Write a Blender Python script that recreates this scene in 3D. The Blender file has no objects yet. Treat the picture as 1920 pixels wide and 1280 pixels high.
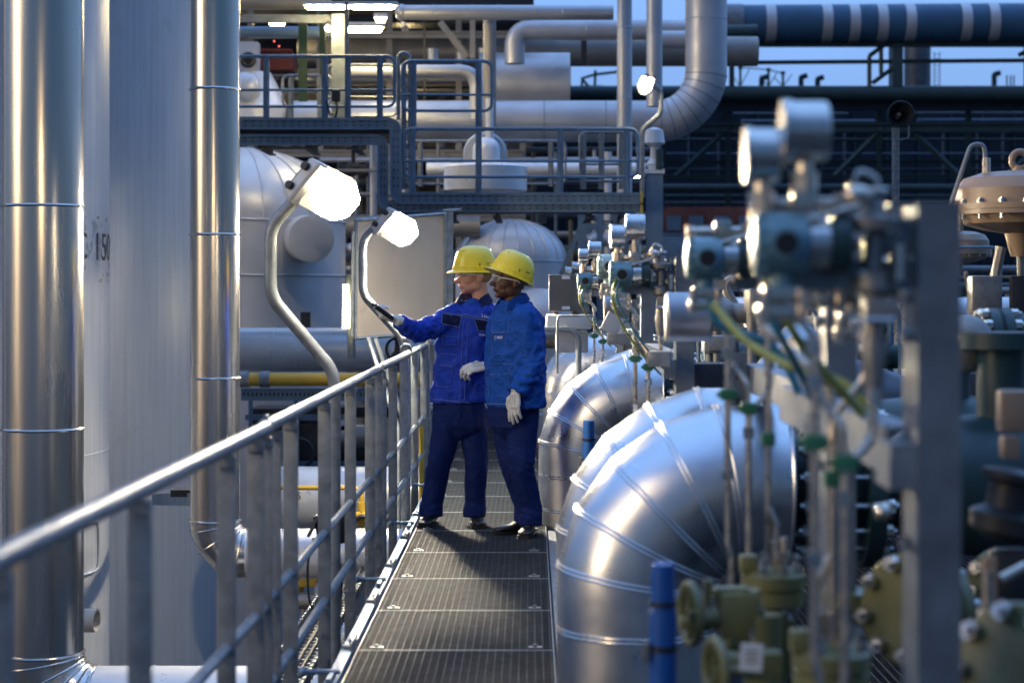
import bpy, bmesh, math, random
from mathutils import Vector, Matrix, noise
V_ = Vector
from mathutils.bvhtree import BVHTree
random.seed(7)
R = math.radians
scene = bpy.context.scene
COL = scene.collection
# ------------------------------------------------------------------ camera
F = 3420.0          # focal length in photo pixels
EYE = 1.58
cam = bpy.data.cameras.new("camera"); camo = bpy.data.objects.new("camera", cam); COL.objects.link(camo)
camo.location = (0, 0, EYE); camo.rotation_euler = (R(90), 0, 0)
cam.sensor_width = 36; cam.lens = F/1920*36
cam.shift_x = -35/1920; cam.shift_y = -95/1920
cam.clip_start = .1; cam.clip_end = 3000
cam.dof.use_dof = True; cam.dof.focus_distance = 12.1; cam.dof.aperture_fstop = 2.3
scene.camera = camo
# ------------------------------------------------------------------ world / light
w = bpy.data.worlds.new("World"); scene.world = w; w.use_nodes = True
nt = w.node_tree; bg = nt.nodes['Background']
sky = nt.nodes.new('ShaderNodeTexSky'); sky.sky_type = 'NISHITA'; sky.sun_disc = False
sky.sun_elevation = R(15.6); sky.sun_rotation = R(243.4)
sky.air_density = 1.3; sky.dust_density = .3; sky.ozone_density = 5.0
# blue-hour cloud veil: pale overhead and ahead, deep blue behind, blended with the physical sky
N_ = nt.nodes.new; L_ = nt.links.new
tc = N_('ShaderNodeTexCoord'); sx = N_('ShaderNodeSeparateXYZ'); L_(tc.outputs['Generated'], sx.inputs[0])
my = N_('ShaderNodeMath'); my.operation = 'MULTIPLY_ADD'; my.inputs[1].default_value = .42; my.inputs[2].default_value = -.08; L_(sx.outputs[1], my.inputs[0])
mz = N_('ShaderNodeMath'); mz.operation = 'MULTIPLY_ADD'; mz.inputs[1].default_value = .95; L_(sx.outputs[2], mz.inputs[0]); L_(my.outputs[0], mz.inputs[2])
cn = N_('ShaderNodeTexNoise'); cn.inputs['Scale'].default_value = 2.2; cn.inputs['Detail'].default_value = 5; L_(tc.outputs['Generated'], cn.inputs[0])
ad = N_('ShaderNodeMath'); ad.operation = 'MULTIPLY_ADD'; ad.inputs[1].default_value = .22; L_(cn.outputs[0], ad.inputs[0]); L_(mz.outputs[0], ad.inputs[2])
cr = N_('ShaderNodeValToRGB'); L_(ad.outputs[0], cr.inputs[0]); e = cr.color_ramp.elements
e[0].position = .0; e[0].color = (.012, .040, .11, 1); e[1].position = 1.0; e[1].color = (.25, .46, .90, 1)
q = e.new(.45); q.color = (.075, .137, .300, 1); q = e.new(.72); q.color = (.18, .34, .72, 1)
sc_ = N_('ShaderNodeVectorMath'); sc_.operation = 'SCALE'; sc_.inputs['Scale'].default_value = 1.0/.10; L_(cr.outputs[0], sc_.inputs[0])
mxs = N_('ShaderNodeMix'); mxs.data_type = 'RGBA'; mxs.inputs[0].default_value = .88
L_(sky.outputs[0], mxs.inputs[6]); L_(sc_.outputs[0], mxs.inputs[7]); L_(mxs.outputs[2], bg.inputs[0]); bg.inputs[1].default_value = .10
sd = bpy.data.lights.new("sun", 'SUN'); sd.energy = .45; sd.angle = R(28); sd.color = (1, .76, .48)
so = bpy.data.objects.new("sun", sd); COL.objects.link(so)
so.rotation_euler = V_((-.86, -.43, .27)).to_track_quat('Z', 'Y').to_euler()   # warm light added for golden edges, low at the left behind the viewer
scene.view_settings.view_transform = 'Standard'; scene.view_settings.look = 'None'
scene.view_settings.exposure = 1.1; scene.view_settings.gamma = 1
scene.cycles.use_denoising = True
scene.cycles.max_bounces = 6; scene.cycles.diffuse_bounces = 3; scene.cycles.glossy_bounces = 4
scene.cycles.transmission_bounces = 4; scene.cycles.sample_clamp_indirect = 6
scene.cycles.caustics_reflective = False; scene.cycles.caustics_refractive = False

# ------------------------------------------------------------------ helpers
def P(x, y, D):
    return Vector(((x-995)*D/F, D, EYE-(y-545)*D/F))
def S(D): return F/D
V = Vector
def lerp(a, b, t): return a+(b-a)*t
def fillet(pts, rad, n=6):
    pts = [V(p) for p in pts]; out = [pts[0]]
    for i in range(1, len(pts)-1):
        a, b, c = pts[i-1], pts[i], pts[i+1]
        u = (a-b); v = (c-b); r = rad if not isinstance(rad, (list, tuple)) else rad[i-1]
        ang = u.angle(v, math.pi)
        if abs(math.pi-ang) < .02 or r <= 0: out.append(b); continue
        d = min(r/math.tan(ang/2), u.length*.49, v.length*.49)
        p0 = b+u.normalized()*d; p1 = b+v.normalized()*d
        for k in range(n+1):
            t = k/n; out.append((1-t)**2*p0+2*t*(1-t)*b+t*t*p1)
    out.append(pts[-1]); return out
def spline(pts, n=6):
    pts = [V(p) for p in pts]; q = [pts[0]*2-pts[1]]+pts+[pts[-1]*2-pts[-2]]; out = []
    for i in range(1, len(q)-2):
        a, b, c, d = q[i-1], q[i], q[i+1], q[i+2]
        for k in range(n):
            t = k/n
            out.append(.5*((2*b)+(c-a)*t+(2*a-5*b+4*c-d)*t*t+(3*b-3*c+d-a)*t**3))
    out.append(pts[-1]); return out

ORG = {}
NOSPLIT = {'grating_bars', 'rung', 'slot_row', 'girt', 'stitching', 'name_lettering', 'logo_lettering', 'letter', 'helmet_vent', 'cover_ribs', 'helmet_rib', 'dome_seam', 'side_rail', 'glove', 'shoe', 'trousers', 'jacket', 'lace', 'window_band', 'wire'}
class MB:
    def __init__(s): s.bm = bmesh.new()
    def box(s, c, size, rot=None, bev=0):
        m = Matrix.Diagonal((size[0], size[1], size[2], 1))
        if rot is not None: m = (rot.to_matrix().to_4x4() if not isinstance(rot, Matrix) else rot.to_4x4()) @ m
        r = bmesh.ops.create_cube(s.bm, size=1, matrix=Matrix.Translation(V(c)) @ m)
        if bev:
            es = list({e for v in r['verts'] for e in v.link_edges})
            bmesh.ops.bevel(s.bm, geom=es, offset=bev, segments=2, affect='EDGES', profile=.6)
        return s
    def bb(s, x0, x1, y0, y1, z0, z1, bev=0):
        return s.box(((x0+x1)/2, (y0+y1)/2, (z0+z1)/2), (abs(x1-x0), abs(y1-y0), abs(z1-z0)), None, bev)
    def ring_loft(s, rings, cap=True, closed=False):
        vs = [[s.bm.verts.new(p) for p in r] for r in rings]
        n = len(vs[0]); m = len(vs)
        for i in range(m if closed else m-1):
            a, b = vs[i], vs[(i+1) % m]
            for k in range(n):
                try: s.bm.faces.new((a[k], a[(k+1) % n], b[(k+1) % n], b[k]))
                except ValueError: pass
        if cap and not closed:
            try: s.bm.faces.new(vs[0][::-1]); s.bm.faces.new(vs[-1])
            except ValueError: pass
        return s
    def cyl(s, p0, p1, r, r2=None, seg=20):
        return s.tube([V(p0), V(p1)], [r, r if r2 is None else r2], seg)
    def tube(s, pts, r, seg=10, cap=True):
        pts = [V(p) for p in pts]; n = len(pts)
        rs = r if isinstance(r, (list, tuple)) else [r]*n
        t = [(pts[min(i+1, n-1)]-pts[max(i-1, 0)]).normalized() for i in range(n)]
        up = V((0, 0, 1)) if abs(t[0].z) < .9 else V((1, 0, 0))
        u = (up-t[0]*up.dot(t[0])).normalized(); rings = []
        for i in range(n):
            u = (u-t[i]*u.dot(t[i])).normalized(); v = t[i].cross(u)
            rings.append([pts[i]+(u*math.cos(a)+v*math.sin(a))*rs[i] for a in [2*math.pi*k/seg for k in range(seg)]])
        return s.ring_loft(rings, cap)
    def lathe(s, prof, c, axis=(0, 0, 1), seg=28, cap=True):
        ax = V(axis).normalized(); up = V((0, 0, 1)) if abs(ax.z) < .9 else V((1, 0, 0))
        u = (up-ax*up.dot(ax)).normalized(); v = ax.cross(u); c = V(c)
        rings = [[c+ax*h+(u*math.cos(a)+v*math.sin(a))*max(r, 1e-4) for a in [2*math.pi*k/seg for k in range(seg)]] for r, h in prof]
        return s.ring_loft(rings, cap)
    def torus(s, c, axis, Rm, r, seg=32, ms=8, sx=1):
        ax = V(axis).normalized(); up = V((0, 0, 1)) if abs(ax.z) < .9 else V((1, 0, 0))
        u = (up-ax*up.dot(ax)).normalized(); v = ax.cross(u); c = V(c); rings = []
        for k in range(seg):
            a = 2*math.pi*k/seg; d = u*math.cos(a)*sx+v*math.sin(a)
            rings.append([c+d*Rm+(d*math.cos(b)+ax*math.sin(b))*r for b in [2*math.pi*j/ms for j in range(ms)]])
        return s.ring_loft(rings, False, True)
    def ell(s, c, r, rot=None, seg=16, ringn=10):
        m = Matrix.Translation(V(c)) @ (rot.to_4x4() if rot is not None else Matrix.Identity(4)) @ Matrix.Diagonal((r[0], r[1], r[2], 1))
        bmesh.ops.create_uvsphere(s.bm, u_segments=seg, v_segments=ringn, radius=1, matrix=m); return s
    def prism(s, poly, d):   # poly: world points, d: extrude vector
        a = [s.bm.verts.new(V(p)) for p in poly]; b = [s.bm.verts.new(V(p)+V(d)) for p in poly]; n = len(a)
        s.bm.faces.new(a[::-1]); s.bm.faces.new(b)
        for k in range(n): s.bm.faces.new((a[k], a[(k+1) % n], b[(k+1) % n], b[k]))
        return s
    def sweep(s, prof, p0, p1, up=(0, 0, 1)):   # prof: (side, up) polygon, open ends capped
        p0, p1 = V(p0), V(p1); t = (p1-p0).normalized(); up = V(up); u = (up-t*up.dot(t)).normalized(); v = u.cross(t)
        return s.ring_loft([[p+v*a+u*b for a, b in prof] for p in (p0, p1)])
    def channel(s, p0, p1, h, wd, t=.01, up=(0, 0, 1), flip=1):
        f = flip
        prof = [(0, -h/2), (wd*f, -h/2), (wd*f, -h/2+t), (t*f, -h/2+t), (t*f, h/2-t), (wd*f, h/2-t), (wd*f, h/2), (0, h/2)]
        return s.sweep(prof, p0, p1, up)
    def ibeam(s, p0, p1, h, wd, t=.012, up=(0, 0, 1)):
        a = wd/2; b = t/2
        prof = [(-a, -h/2), (a, -h/2), (a, -h/2+t), (b, -h/2+t), (b, h/2-t), (a, h/2-t), (a, h/2), (-a, h/2), (-a, h/2-t), (-b, h/2-t), (-b, -h/2+t), (-a, -h/2+t)]
        return s.sweep(prof, p0, p1, up)
    def lang(s, p0, p1, a, b, t=.008, up=(0, 0, 1)):
        return s.sweep([(0, 0), (a, 0), (a, t), (t, t), (t, b), (0, b)], p0, p1, up)
    def islands(s):
        s.bm.verts.index_update(); seen = set(); out = []
        for v in s.bm.verts:
            if v in seen: continue
            st = [v]; seen.add(v); comp = []
            while st:
                a = st.pop(); comp.append(a)
                for e in a.link_edges:
                    b = e.other_vert(a)
                    if b not in seen: seen.add(b); st.append(b)
            out.append(comp)
        if len(out) == 1 or len(out) > 160: return [out[0]]
        bb = [[min(v.co[i] for v in c)-.002 for i in range(3)]+[max(v.co[i] for v in c)+.002 for i in range(3)] for c in out]
        ch = True
        while ch:
            ch = False
            for i in range(len(out)):
                for j in range(len(out)-1, i, -1):
                    A, B = bb[i], bb[j]
                    if all(A[k] <= B[k+3] and B[k] <= A[k+3] for k in range(3)):
                        out[i] += out[j]; bb[i] = [min(A[k], B[k]) for k in range(3)]+[max(A[k+3], B[k+3]) for k in range(3)]; del out[j]; del bb[j]; ch = True
        return out
    def build(s, name, m, parent=None, smooth=30, org=None):
        bmesh.ops.recalc_face_normals(s.bm, faces=s.bm.faces)
        if org == 'one': org = None
        elif parent is not None and name not in NOSPLIT:
            cl = s.islands()
            if 1 < len(cl) <= 40:
                first = None
                for vs in cl:
                    q = MB(); mp = {v: q.bm.verts.new(v.co) for v in vs}
                    for f in {f for v in vs for f in v.link_faces}: q.bm.faces.new([mp[v] for v in f.verts])
                    o = q.build(name, m, parent, smooth, org='one'); first = first or o
                s.bm.free(); return first
        if parent is not None: o0 = ORG[parent.name]
        elif org is not None: o0 = V(org)
        else:
            cs = [v.co for v in s.bm.verts]
            mn = [min(c[i] for c in cs) for i in range(3)]; mx = [max(c[i] for c in cs) for i in range(3)]
            o0 = V(((mn[0]+mx[0])/2, (mn[1]+mx[1])/2, mn[2]))
        bmesh.ops.translate(s.bm, verts=s.bm.verts, vec=-o0)
        me = bpy.data.meshes.new(name); s.bm.to_mesh(me); s.bm.free()
        me.materials.append(m)
        if smooth:
            me.polygons.foreach_set('use_smooth', [True]*len(me.polygons))
            me.set_sharp_from_angle(angle=R(smooth))
        o = bpy.data.objects.new(name, me); COL.objects.link(o)
        if parent is not None: o.parent = parent
        else: o.location = o0
        ORG[o.name] = o0
        return o
def thing(name, label, cat, loc=(0, 0, 0), group=None):
    o = bpy.data.objects.new(name, None); COL.objects.link(o); o.location = loc; o.empty_display_size = .1
    ORG[o.name] = V(loc); return tag(o, label, cat, group)
def tag(o, label, cat, group=None):
    o['label'] = label; o['category'] = cat
    if group: o['group'] = group
    return o
def struct(o): o['kind'] = 'structure'; return o
def dup(root, loc, label=None, rotz=0, scale=None, group=None):
    def cp(o, par):
        c = o.copy(); COL.objects.link(c); ORG[c.name] = V(loc)
        if par is not None: c.parent = par
        for ch in list(o.children): cp(ch, c)
        return c
    r = cp(root, None); r.location = loc; r.rotation_euler = (0, 0, rotz)
    if scale: r.scale = scale if isinstance(scale, (tuple, list)) else (scale,)*3
    if label: r['label'] = label
    if group: r['group'] = group
    return r

ORD = 'first second third fourth fifth sixth seventh eighth ninth tenth eleventh twelfth thirteenth fourteenth fifteenth sixteenth'.split()
# ------------------------------------------------------------------ materials
def mat(name, col, met=0, rough=.5, var=.12, nscale=6, bump=0, bscale=40, stretch=None, rvar=.08, coat=0, dirt=None, spec=None):
    m = bpy.data.materials.new(name); m.use_nodes = True; n = m.node_tree.nodes; l = m.node_tree.links
    b = n['Principled BSDF']; tc = n.new('ShaderNodeTexCoord'); mp = n.new('ShaderNodeMapping')
    l.new(tc.outputs['Object'], mp.inputs[0])
    if stretch: mp.inputs['Scale'].default_value = stretch
    no = n.new('ShaderNodeTexNoise'); no.inputs['Scale'].default_value = nscale; no.inputs['Detail'].default_value = 5
    l.new(mp.outputs[0], no.inputs[0])
    mr = n.new('ShaderNodeMapRange'); mr.inputs[1].default_value = .3; mr.inputs[2].default_value = .7
    mr.inputs[3].default_value = 1-var; mr.inputs[4].default_value = 1+var*.5; l.new(no.outputs[0], mr.inputs[0])
    mx = n.new('ShaderNodeVectorMath'); mx.operation = 'SCALE'; mx.inputs[0].default_value = col
    l.new(mr.outputs[0], mx.inputs['Scale']); last = mx.outputs[0]
    if dirt:
        d2 = n.new('ShaderNodeTexNoise'); d2.inputs['Scale'].default_value = dirt[1]; d2.inputs['Detail'].default_value = 8; d2.inputs['Roughness'].default_value = .7
        l.new(tc.outputs['Object'], d2.inputs[0])
        r2 = n.new('ShaderNodeMapRange'); r2.inputs[1].default_value = dirt[2]; r2.inputs[2].default_value = dirt[2]+.12
        l.new(d2.outputs[0], r2.inputs[0]); m2 = n.new('ShaderNodeMix'); m2.data_type = 'RGBA'
        l.new(r2.outputs[0], m2.inputs[0]); l.new(last, m2.inputs[6]); m2.inputs[7].default_value = (*dirt[0], 1); last = m2.outputs[2]
    l.new(last, b.inputs['Base Color'])
    b.inputs['Metallic'].default_value = met
    rr = n.new('ShaderNodeMapRange'); rr.inputs[1].default_value = .3; rr.inputs[2].default_value = .7
    rr.inputs[3].default_value = max(.02, rough-rvar); rr.inputs[4].default_value = min(1, rough+rvar)
    n2 = n.new('ShaderNodeTexNoise'); n2.inputs['Scale'].default_value = nscale*2.3; n2.inputs['Detail'].default_value = 4
    l.new(mp.outputs[0], n2.inputs[0]); l.new(n2.outputs[0], rr.inputs[0]); l.new(rr.outputs[0], b.inputs['Roughness'])
    if coat: b.inputs['Coat Weight'].default_value = coat; b.inputs['Coat Roughness'].default_value = .15
    if spec is not None: b.inputs['Specular IOR Level'].default_value = spec
    if bump:
        n3 = n.new('ShaderNodeTexNoise'); n3.inputs['Scale'].default_value = bscale; n3.inputs['Detail'].default_value = 4
        l.new(mp.outputs[0], n3.inputs[0]); bp = n.new('ShaderNodeBump'); bp.inputs['Strength'].default_value = 1
        bp.inputs['Distance'].default_value = bump; l.new(n3.outputs[0], bp.inputs['Height']); l.new(bp.outputs[0], b.inputs['Normal'])
    return m
def lampmat(name, col, core, rim):
    m = emat(name, col, core); n = m.node_tree.nodes; l = m.node_tree.links; b = n['Principled BSDF']
    tc = n.new('ShaderNodeTexCoord'); v = n.new('ShaderNodeVectorMath'); v.operation = 'DISTANCE'; v.inputs[1].default_value = (.5, .5, .5); l.new(tc.outputs['Generated'], v.inputs[0])
    r = n.new('ShaderNodeMapRange'); r.interpolation_type = 'SMOOTHSTEP'; r.inputs[1].default_value = .42; r.inputs[2].default_value = .68; r.inputs[3].default_value = core; r.inputs[4].default_value = 0
    sp = n.new('ShaderNodeSeparateXYZ'); l.new(tc.outputs['Generated'], sp.inputs[0])
    g = n.new('ShaderNodeMapRange'); g.interpolation_type = 'SMOOTHSTEP'; g.inputs[1].default_value = .20; g.inputs[2].default_value = .62; l.new(sp.outputs[0], g.inputs[0])
    mu = n.new('ShaderNodeMath'); mu.operation = 'MULTIPLY_ADD'; mu.inputs[2].default_value = rim; l.new(g.outputs[0], mu.inputs[0]); l.new(r.outputs[0], mu.inputs[1])
    l.new(v.outputs['Value'], r.inputs[0]); l.new(mu.outputs[0], b.inputs['Emission Strength']); return m
def emat(name, col, st):
    m = bpy.data.materials.new(name); m.use_nodes = True; b = m.node_tree.nodes['Principled BSDF']
    b.inputs['Base Color'].default_value = (.8, .8, .8, 1); b.inputs['Emission Color'].default_value = (*col, 1); b.inputs['Emission Strength'].default_value = st
    return m
M = dict(
 galv=mat('galvanised_steel', (.23, .26, .28), .45, .42, .3, 14, .0006, 60, dirt=((.30, .31, .32), 22, .55)),
 galv_d=mat('galvanised_steel_dull', (.15, .18, .21), .35, .5, .3, 9, .0006, 50, dirt=((.11, .13, .15), 12, .56)),
 alu=mat('aluminium_cladding', (.66, .67, .68), 1, .33, .12, 3, .0011, 5, rvar=.07),
 stainless=mat('stainless_cladding', (.58, .55, .50), 1, .24, .08, 1.5, .0016, 3.5, stretch=(3, 3, .25), rvar=.05),
 tank=mat('tank_cladding', (.58, .60, .62), .3, .45, .11, 7, .0012, 10, stretch=(4, 4, .12), dirt=((.50, .50, .50), 1.3, .60)),
 tank2=mat('vessel_cladding', (.60, .62, .65), .3, .40, .12, 2, .001, 4),
 whitepipe=mat('pale_aluminium_pipe', (.74, .75, .76), .25, .34, .1, 3, .001, 6),
 bluegrey=mat('blue_grey_steel_paint', (.12, .20, .29), .2, .5, .2, 5, .0005, 30),
 greypipe=mat('grey_pipe_cladding', (.48, .50, .53), .45, .40, .14, 2.5, .001, 6),
 brownpipe=mat('dull_weathered_pipe', (.30, .29, .27), .4, .5, .2, 3, .001, 6),
 darkst=mat('dark_green_steel', (.024, .052, .058), .1, .55, .25, 3),
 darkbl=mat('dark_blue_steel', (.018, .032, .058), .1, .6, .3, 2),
 green=mat('green_column_paint', (.02, .06, .025), 0, .5, .2, 3),
 yellow=mat('yellow_pipe_paint', (.62, .40, .05), .0, .4, .15, 4, dirt=((.35, .25, .08), 6, .62)),
 black=mat('black_plastic', (.012, .012, .013), 0, .45, .2, 10),
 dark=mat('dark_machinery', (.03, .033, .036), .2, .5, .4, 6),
 box=mat('grey_cabinet_paint', (.09, .095, .095), .1, .5, .12, 8),
 white=mat('white_enamel', (.75, .76, .76), 0, .35, .06, 6),
 lampw=mat('lamp_housing_grey', (.60, .61, .60), 0, .4, .08, 8),
 beige=mat('beige_actuator_paint', (.30, .21, .14), .0, .42, .12, 8, .0005, 120, dirt=((.3, .22, .15), 9, .64)),
 olive=mat('olive_valve_paint', (.165, .160, .058), 0, .42, .3, 9, .0008, 60, dirt=((.22, .13, .05), 14, .60), coat=.2),
 bandp=mat('dark_teal_pipe_cladding', (.032, .10, .19), .1, .5, .2, 2),
 teal=mat('teal_instrument_paint', (.13, .27, .33), .05, .38, .1, 12, coat=.25),
 teal_l=mat('pale_teal_paint', (.30, .43, .45), .05, .4, .1, 12),
 teal_d=mat('dark_teal_valve_paint', (.014, .042, .048), .05, .4, .2, 9),
 steel=mat('machined_steel', (.60, .58, .54), 1, .25, .12, 20),
 tubing=mat('stainless_tubing', (.62, .55, .46), 1, .3, .1, 18),
 rough=mat('cast_steel', (.28, .27, .25), .6, .45, .25, 20, .0006, 90),
 blue=mat('blue_plastic_sleeve', (.01, .09, .33), 0, .4, .1, 9),
 clamp=mat('green_clamp_plastic', (.03, .16, .08), 0, .5, .15, 20),
 cable_g=mat('yellow_green_cable', (.27, .30, .06), 0, .45, .25, 30),
 cable_b=mat('teal_cable_sheath', (.03, .17, .23), 0, .45, .1, 30),
 grate=mat('grating_steel', (.028, .035, .045), .0, .65, .3, 9, dirt=((.035, .042, .052), 5, .6), spec=.1),
 ground=mat('concrete_ground', (.045, .048, .05), 0, .85, .35, .5, .01, 3, dirt=((.04, .04, .042), .3, .52)),
 brick=mat('red_brick_wall', (.20, .075, .06), 0, .8, .3, 3),
 hall=mat('dark_hall_cladding', (.014, .021, .036), .1, .6, .3, .8, stretch=(1, 1, .1)),
 warmwall=mat('beige_process_wall', (.20, .17, .12), 0, .6, .3, 1.2),
 red=mat('red_paint', (.10, .014, .006), 0, .45, .1, 5),
 darkbrown=mat('brown_machinery', (.09, .065, .04), .3, .5, .4, 6),
 dial=mat('gauge_dial', (.30, .29, .26), .2, .4, .05, 9),
 foil=mat('crumpled_foil', (.75, .75, .74), 1, .2, .1, 10, .02, 30),
 pvc=mat('beige_plastic_pipe', (.55, .52, .46), 0, .4, .06, 8),
 skin1=mat('skin_light', (.60, .30, .19), 0, .45, .12, 30, .0004, 200),
 skin2=mat('skin_dark', (.095, .040, .022), 0, .52, .2, 30, .0004, 200),
 hair1=mat('hair_cropped_fair', (.30, .18, .10), 0, .7, .3, 200, .001, 400),
 hair2=mat('hair_grey_black', (.09, .085, .085), 0, .7, .5, 200, .001, 400),
 jacket1=mat('cobalt_jacket_cloth', (.014, .052, .42), 0, .75, .14, 14, .020, 16, spec=.25),
 jacket2=mat('azure_jacket_cloth', (.005, .068, .34), 0, .75, .14, 14, .020, 16, spec=.25),
 navy=mat('navy_panel_cloth', (.022, .032, .12), 0, .75, .12, 30, .001, 120, spec=.25),
 trous=mat('navy_blue_trouser_cloth', (.004, .015, .095), 0, .8, .14, 14, .012, 14, spec=.2),
 thread=mat('pale_thread', (.16, .24, .55), 0, .7, .1, 30),
 glove=mat('white_leather_glove', (.66, .66, .63), 0, .6, .1, 40, .0008, 90),
 shoe=mat('black_leather_shoe', (.012, .011, .011), 0, .35, .2, 30),
 sole=mat('black_rubber_sole', (.008, .008, .008), 0, .6, .1, 30),
 helmet=mat('yellow_helmet_shell', (.95, .72, .03), 0, .3, .04, 4, coat=.3),
 eyew=mat('eye_white', (.6, .58, .55), 0, .2, .05, 20),
 iris=mat('eye_dark', (.03, .02, .015), 0, .2, .05, 20),
 lamp=lampmat('lamp_glow', (1, .82, .55), 300, .5),
 lampadded=emat('lamp_glow_added', (1, .72, .38), 45),
 lampbright=lampmat('lamp_glow_bright', (1, .86, .64), 1700, .42),
 tubeglow=emat('fluorescent_glow', (1, .76, .36), 110),
)
gl = bpy.data.materials.new('clear_lens'); gl.use_nodes = True; b_ = gl.node_tree.nodes['Principled BSDF']
b_.inputs['Roughness'].default_value = .03; b_.inputs['Alpha'].default_value = .05; b_.inputs['Base Color'].default_value = (.9, .9, .9, 1)
M['lens'] = gl
# ------------------------------------------------------------------ ground and buildings
g = MB(); g.bb(-600, 600, -40, 900, -3.6, -3.5); struct(g.build('ground', M['ground'], smooth=0))

# ------------------------------------------------------------------ walkway
WL, WR = -.77, .11
def panel(y0):
    m = MB(); n = 80
    for i in range(n):
        y = y0+.012+i*(.976/(n-1)); m.bb(WL+.012, WR-.012, y-.002, y+.002, -.025, 0)
    k = 0; x = WL+.03
    while x < WR-.01:
        m.bb(x-.0025, x+.0025, y0+.006, y0+.994, -.012, -.0006); x += .0345
    bars = m
    r = thing('grating_panel', 'galvanised grating panel of the walkway', 'grating', ((WL+WR)/2, y0+.5, -.03))
    bars.build('grating_bars', M['grate'], r, 0)
    e = MB()
    for yy in (y0+.004, y0+.996): e.bb(WL+.006, WR-.006, yy-.003, yy+.003, -.03, .003)
    for xx in (WL+.009, WR-.009): e.bb(xx-.003, xx+.003, y0+.007, y0+.993, -.03, .002)
    e.build('edge_frame', M['galv_d'], r, 0)
    c = MB()
    for xx in (WL+.09, WR-.09):
        for yy in (y0+.03,):
            c.bb(xx-.03, xx+.03, yy-.02, yy+.02, .004, .012, .002); c.cyl((xx, yy, .012), (xx, yy, .022), .011, seg=6)
    c.build('fixing_clip', M['galv_d'], r, 0)
    return r
LY = [(1.4837e-3-.185e-3*k) for k in range(3)]
Y0 = 1.58*F*1.4837e-3   # panel seam at photo row 1219
y0 = Y0-3.0
first = panel(y0)
ords = 'the camera end'
pan = first
ordn = 'first second third fourth fifth sixth seventh eighth ninth tenth eleventh twelfth thirteenth'.split()
for k in range(1, 19):
    q = dup(first, ((WL+WR)/2, y0+k*1.0+.5, -.03))
    q['label'] = 'ribbed steel grating panel in the walkway floor, ' + (
        'nearest the bottom edge of the photo' if k == 2 else 'second from the bottom edge of the photo' if k == 3 else
        'third from the bottom edge of the photo' if k == 4 else 'fourth from the bottom edge of the photo' if k == 5 else
        'fifth from the bottom edge of the photo' if k == 6 else "under the shoes of the men" if k == 7 else ordn[k-8]+' one beyond the shoes of the men' if k > 7 else 'just below the frame')
    q['group'] = 'steel grating panels of the walkway floor'
first['label'] = 'ribbed steel grating panel in the walkway floor, second one below the frame'; first['group'] = 'steel grating panels of the walkway floor'
t = thing('walkway', 'long galvanised steel channel frame that carries the walkway grating', 'walkway frame', (-.33, 8, -.2))
m = MB(); m.channel((WL-.005, -1, -.09), (WL-.005, 25, -.09), .22, .05, .008, flip=1)
m.build('side_channel', M['bluegrey'], t)
m = MB(); m.channel((WR+.005, -1, -.11), (WR+.005, 25, -.11), .18, .05, .008, flip=-1)
m.build('side_channel', M['galv_d'], t)
for k in range(13):
    m = MB(); m.bb(WL+.01, WR-.01, .5+k*2-.03, .5+k*2+.03, -.16, -.035); m.build('cross_beam', M['galv_d'], t)
m = MB()
for yy in [3.3+1.18*k for k in range(12)]:
    m.bb(WL-.012, WL-.004, yy-.12, yy+.12, -.03, .055); m.cyl((WL-.012, yy-.07, .03), (WL-.05, yy-.07, .03), .012, seg=6); m.cyl((WL-.012, yy+.07, .03), (WL-.035, yy+.07, .03), .016, seg=6)
m.build('bolt', M['galv'], t)
m = MB()
for yy in [5.0+2.36*k for k in range(7)]:
    m.box((WL-.03, yy, .0), (.02, .3, .09)); m.cyl((WL-.15, yy, .045), (WL, yy, .045), .011, seg=8); m.ell((WL-.15, yy, .045), (.018,)*3)
m.build('bracket', M['bluegrey'], t)

# ------------------------------------------------------------------ walkway railing
def railing(xa, xb, ya, yb, posts, label, za=1.1, zb=1.1, hingea=True):
    t = thing('handrail', label, 'railing', ((xa+xb)/2, (ya+yb)/2, -.2))
    X = lambda y: lerp(xa, xb, (y-ya)/(yb-ya)); Z = lambda y: lerp(za, zb, (y-ya)/(yb-ya))
    m = MB(); m.tube([(X(ya), ya, Z(ya)), (X(ya+(yb-ya)*.5), ya+(yb-ya)*.5, Z(ya+(yb-ya)*.5)), (X(yb), yb, Z(yb))], .0245, 16); m.build('top_rail', M['galv'], t)
    for z in (.482, .175):
        m = MB(); m.tube([(X(ya), ya, z), (X(yb), yb, z)], .019, 12); m.build('mid_rail', M['galv'], t)
    for y in posts:
        x = X(y); m = MB()
        m.bb(x-.030, x+.028, y+.03, y+.052, -.24, Z(y)-.028, .003)
        m.build('post', M['galv'], t)
        m = MB(); m.box((x, y+.033, Z(y)-.045), (.05, .03, .03)); m.cyl((x+.005, y+.02, -.1), (x+.005, y-.0, -.1), .014, seg=6); m.cyl((x-.02, y+.02, .02), (x-.02, y, .02), .012, seg=6)
        m.build('bolt', M['galv'], t)
    return t
railing(-.985, -.925, 1.2, 6.36, (2.1, 3.25, 4.39, 5.57, 6.12, 6.3), 'nearest section of the grey tube handrail, blurred at the lower left', 1.095, 1.1)
tr = railing(-.936, -.936, 6.45, 11.25, (6.6, 7.08, 8.25, 9.44, 10.6, 11.12), 'middle section of the grey tube handrail, in front of the tall street lamp pole')
m = MB(); m.box((-.936, 6.47, 1.06), (.012, .06, .16)); m.ell((-.936, 6.45, 1.1), (.03, .03, .03)); m.cyl((-.96, 6.46, 1.04), (-.91, 6.46, 1.04), .014, seg=6); m.build('gusset', M['galv'], tr)
railing(-.936, -.936, 11.36, 17.2, (11.45, 12.36, 13.54, 14.7, 15.9, 17.1), 'far section of the grey tube handrail that ends behind the man holding the device')
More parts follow.
